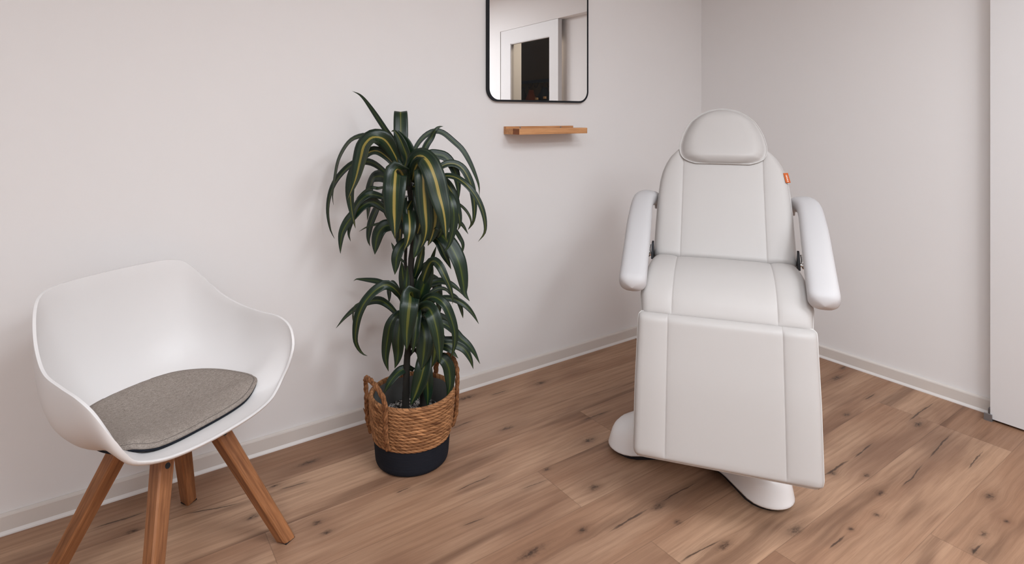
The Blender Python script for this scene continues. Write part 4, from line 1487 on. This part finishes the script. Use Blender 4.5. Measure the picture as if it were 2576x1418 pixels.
def build_treatment_chair():
    loc = W(.82423, 2.27787)
    rz = math.radians(-109.51 - 34.96)
    t = tag(empty('treatment_chair', loc, rz), 'white upholstered treatment chair with armrests and headrest on a lobed base', 'treatment chair')
    SEAM = .167
    # leg rest
    o, e, s = cushion('leg_rest', [(.437, .628), (.470, .52), (.505, .405), (.555, .208)], [(0, .262), (.02, .270), (.5, .2725), (.955, .272), (.985, .268), (1, .258)],
                      .062, t, edge=.016, crown=.003, seam=SEAM + .006, bolster=.005, end0=.030, end1=.010, flare=.013)
    piping(o, e)
    for ln in s:
        seam_thread(o, ln)
    # seat
    o, e, s = cushion('seat', [(.082, .742), (.17, .745), (.26, .734), (.335, .706), (.385, .668), (.418, .615)], [(0, .240), (.03, .252), (.4, .262), (.8, .269), (1, .262)],
                      .075, t, edge=.022, crown=.004, seam=SEAM - .004, bolster=.004, end0=.03, end1=.012)
    piping(o, e)
    for ln in s:
        seam_thread(o, ln)
    # backrest
    o, e, s = cushion('backrest', [(.092, .735), (-.01, .87), (-.085, .985), (-.155, 1.107), (-.2, 1.20)],
                      [(0, .245), (.03, .2555), (.25, .2555), (.40, .2545), (.536, .251), (.627, .247), (.704, .239), (.776, .225), (.831, .209), (.873, .188), (.908, .166), (.95, .135), (1, .07)],
                      .065, t, edge=.026, crown=.004, seam=SEAM - .012, bolster=.003, end0=.03, end1=.02, flip=-1)
    piping(o, e, .0018)
    for ln in s:
        seam_thread(o, ln[:int(len(ln) * .80)])
    back = o
    # head pillow
    o, e, s = cushion('headrest', [(-.106, 1.102), (-.138, 1.154), (-.192, 1.240), (-.242, 1.328)],
                      [(0, .105), (.03, .132), (.08, .155), (.15, .167), (.23, .1715), (.32, .1715), (.486, .163), (.62, .149), (.75, .130), (.86, .101), (.93, .073), (.97, .050), (1, .014)],
                      .062, t, edge=.062, crown=.006, end0=.030, end1=.06, belly=.5, flip=-1)
    piping(o, [p + Vector((0, 0, 0)) for p in e], .002)
    # orange label on the backrest's edge
    bm = bmesh.new()
    box(bm, -.0012, .0012, -.009, .009, -.022, .022, .0005)
    lb = mesh_obj('label', bm, M_ORANGE, back, smooth=False)
    lb['label'] = 'small orange cloth label'
    zax = Vector((-.56, -.16, .81)).normalized()
    xax = Vector((.82, .12, .57))
    xax = (xax - zax * xax.dot(zax)).normalized()
    m = Matrix((xax, zax.cross(xax), zax)).transposed().to_4x4()
    m.translation = Vector((-.1185, .2405, 1.036)) + xax * .001
    lb.matrix_local = m
    bm = bmesh.new()
    z = -.017
    for k, hgt in enumerate((.0030, .0016, .0026, .0020, .0024, .0014, .0028, .0020)):
        box(bm, .0011, .0016, -.0024, .0020 if k % 2 else .0030, z, z + hgt * .8, 0)
        z += hgt * .8 + .0022
    mesh_obj('print', bm, M_LABELWHITE, lb, smooth=False)
    # armrests: padded boomerangs that leave the backrest and slope down to the front
    for sg in (-1, 1):
        P = [Vector((x, sg * y, z)) for x, y, z in [(-0.165, 0.274, 0.918), (-0.145, 0.287, 0.93), (-0.105, 0.303, 0.934), (-0.045, 0.313, 0.92), (0.07, 0.311, 0.866), (0.22, 0.303, 0.795), (0.42, 0.293, 0.697)]]
        C = catmull(P, 64)
        prof = []
        for k in range(24):
            a = 2 * math.pi * k / 24
            ca, sa = math.cos(a), math.sin(a)
            prof.append((.72 * math.copysign(abs(sa) ** .7, sa), math.copysign(abs(ca) ** .7, ca)))

        def rad(f):
            endr = min(1, math.sqrt(max(1e-4, 1 - max(0, 1 - f / .045) ** 2)), math.sqrt(max(1e-4, 1 - max(0, 1 - (1 - f) / .06) ** 2)))
            return (.042 + .005 * smoothstep(.1, .5, f)) * endr
        bm = bmesh.new()
        tube(bm, C, rad, 24, up=Vector((0, 0, 1)), prof=prof)
        a = mesh_obj('armrest', bm, M_ARM, t)
        # white mounting tongue where the arm meets the backrest
        bm = bmesh.new()
        q = P[0]
        box(bm, q.x - .012, q.x + .02, min(q.y, q.y - sg * .03), max(q.y, q.y - sg * .03), q.z - .035, q.z - .008, .004)
        mesh_obj('arm_bracket', bm, M_ARM, a, smooth=False)
        # hinge between seat and backrest
        bm = bmesh.new()
        y0 = sg * .262
        rings = [[Vector((x, y0 - sg * dy, z)) for x, z in ((.055, .722), (.115, .728), (.108, .752), (.085, .785), (.070, .790), (.060, .757))] for dy in (0, .007)]
        loft(bm, rings, True, True, True)
        h = mesh_obj('hinge', bm, M_BLACK, t, smooth=False)
        bm = bmesh.new()
        P2 = catmull([(.078, y0 + sg * .006, .778), (.083, y0 + sg * .009, .762), (.088, y0 + sg * .008, .745), (.098, y0 + sg * .012, .733)], 12)
        tube(bm, P2, .0042, 10)
        bmesh.ops.create_cone(bm, cap_ends=True, segments=14, radius1=.008, radius2=.007, depth=.010, matrix=Matrix.Translation((.090, y0 + sg * .006, .742)) @ Matrix.Rotation(math.radians(90), 4, 'X'))
        mesh_obj('hinge_pin', bm, M_CHROME, h, autosmooth=40)
    # frame under the seat and link to the leg rest
    bm = bmesh.new()
    box(bm, .03, .36, -.20, .20, .575, .635, .01)
    box(bm, .30, .40, -.235, -.205, .56, .60, .005)
    box(bm, .30, .40, .205, .235, .56, .60, .005)
    mesh_obj('seat_frame', bm, M_BASECOVER, t, smooth=False)
    bm = bmesh.new()
    box(bm, .335, .372, -.245, .245, .598, .612, .003)
    mesh_obj('hinge_bar', bm, M_BLACK, t, smooth=False)
    for sg in (-1, 1):
        bm = bmesh.new()
        P2 = catmull([(.33, sg * .16, .60), (.38, sg * .16, .52), (.425, sg * .16, .42), (.452, sg * .16, .34)], 20)
        tube(bm, P2, .012, 10)
        mesh_obj('leg_rest_arm', bm, M_STEEL, t)
    bm = bmesh.new()
    bmesh.ops.create_cone(bm, cap_ends=True, segments=20, radius1=.014, radius2=.011, depth=.02, matrix=Matrix.Translation((.415, .270, .415)) @ Matrix.Rotation(math.radians(90), 4, 'X'))
    mesh_obj('leg_rest_knob', bm, M_BASECOVER, t, autosmooth=40)
    # lifting column
    bm = bmesh.new()
    rings = []
    for hw, z in ((.185, .10), (.18, .24), (.172, .40), (.165, .43), (.14, .435), (.14, .58)):
        rings.append([Vector((.08 + x * hw * 1.05, y * hw, z)) for x, y in ((math.copysign(abs(math.cos(a)) ** .6, math.cos(a)), math.copysign(abs(math.sin(a)) ** .6, math.sin(a))) for a in (2 * math.pi * k / 40 for k in range(40)))])
    loft(bm, rings, True, True, True)
    mesh_obj('column', bm, M_BASECOVER, t, autosmooth=35)
    # base cover with four rounded lobes
    base = mesh_base(t)
    return t


def mesh_base(t):
    out = base_outline()
    c = Vector((0.0155, -0.0202))
    bm = bmesh.new()
    rings = []
    steps = [(.9, 0, .034), (1.0, .012, .019), (1.0, .002, .016), (1.0, 0, .020), (1.0, .002, .026), (1.0, .007, .044), (1.0, .014, .066), (1.0, .024, .084), (1.0, .040, .096), (.72, .040, .122), (.5, .03, .150), (.34, .02, .175), (.15, .0, .185)]
    for sc_, ins, z in steps:
        ring = []
        for p in out:
            L = p.length
            q = p * (max(L - ins, .02) / L) * sc_
            # lobes slope gently upwards to the middle
            ring.append(Vector((c.x + q.x, c.y + q.y, z + .05 * (1 - min(1, q.length / .40)) * smoothstep(.06, .11, z))))
        rings.append(ring)
    loft(bm, rings, True, True, True)
    o = mesh_obj('base_cover', bm, M_BASECOVER, t)
    bm = bmesh.new()
    rings = []
    for ins, z in ((.024, 0.0), (.021, .003), (.020, .030)):
        rings.append([Vector((c.x + p.x * (p.length - ins) / p.length, c.y + p.y * (p.length - ins) / p.length, z)) for p in out])
    loft(bm, rings, True, True, True)
    mesh_obj('base_shadow_plate', bm, M_BLACK, o, autosmooth=30)  # black plate stands in for the shadow under the cover's rim
    return o


build_treatment_chair()
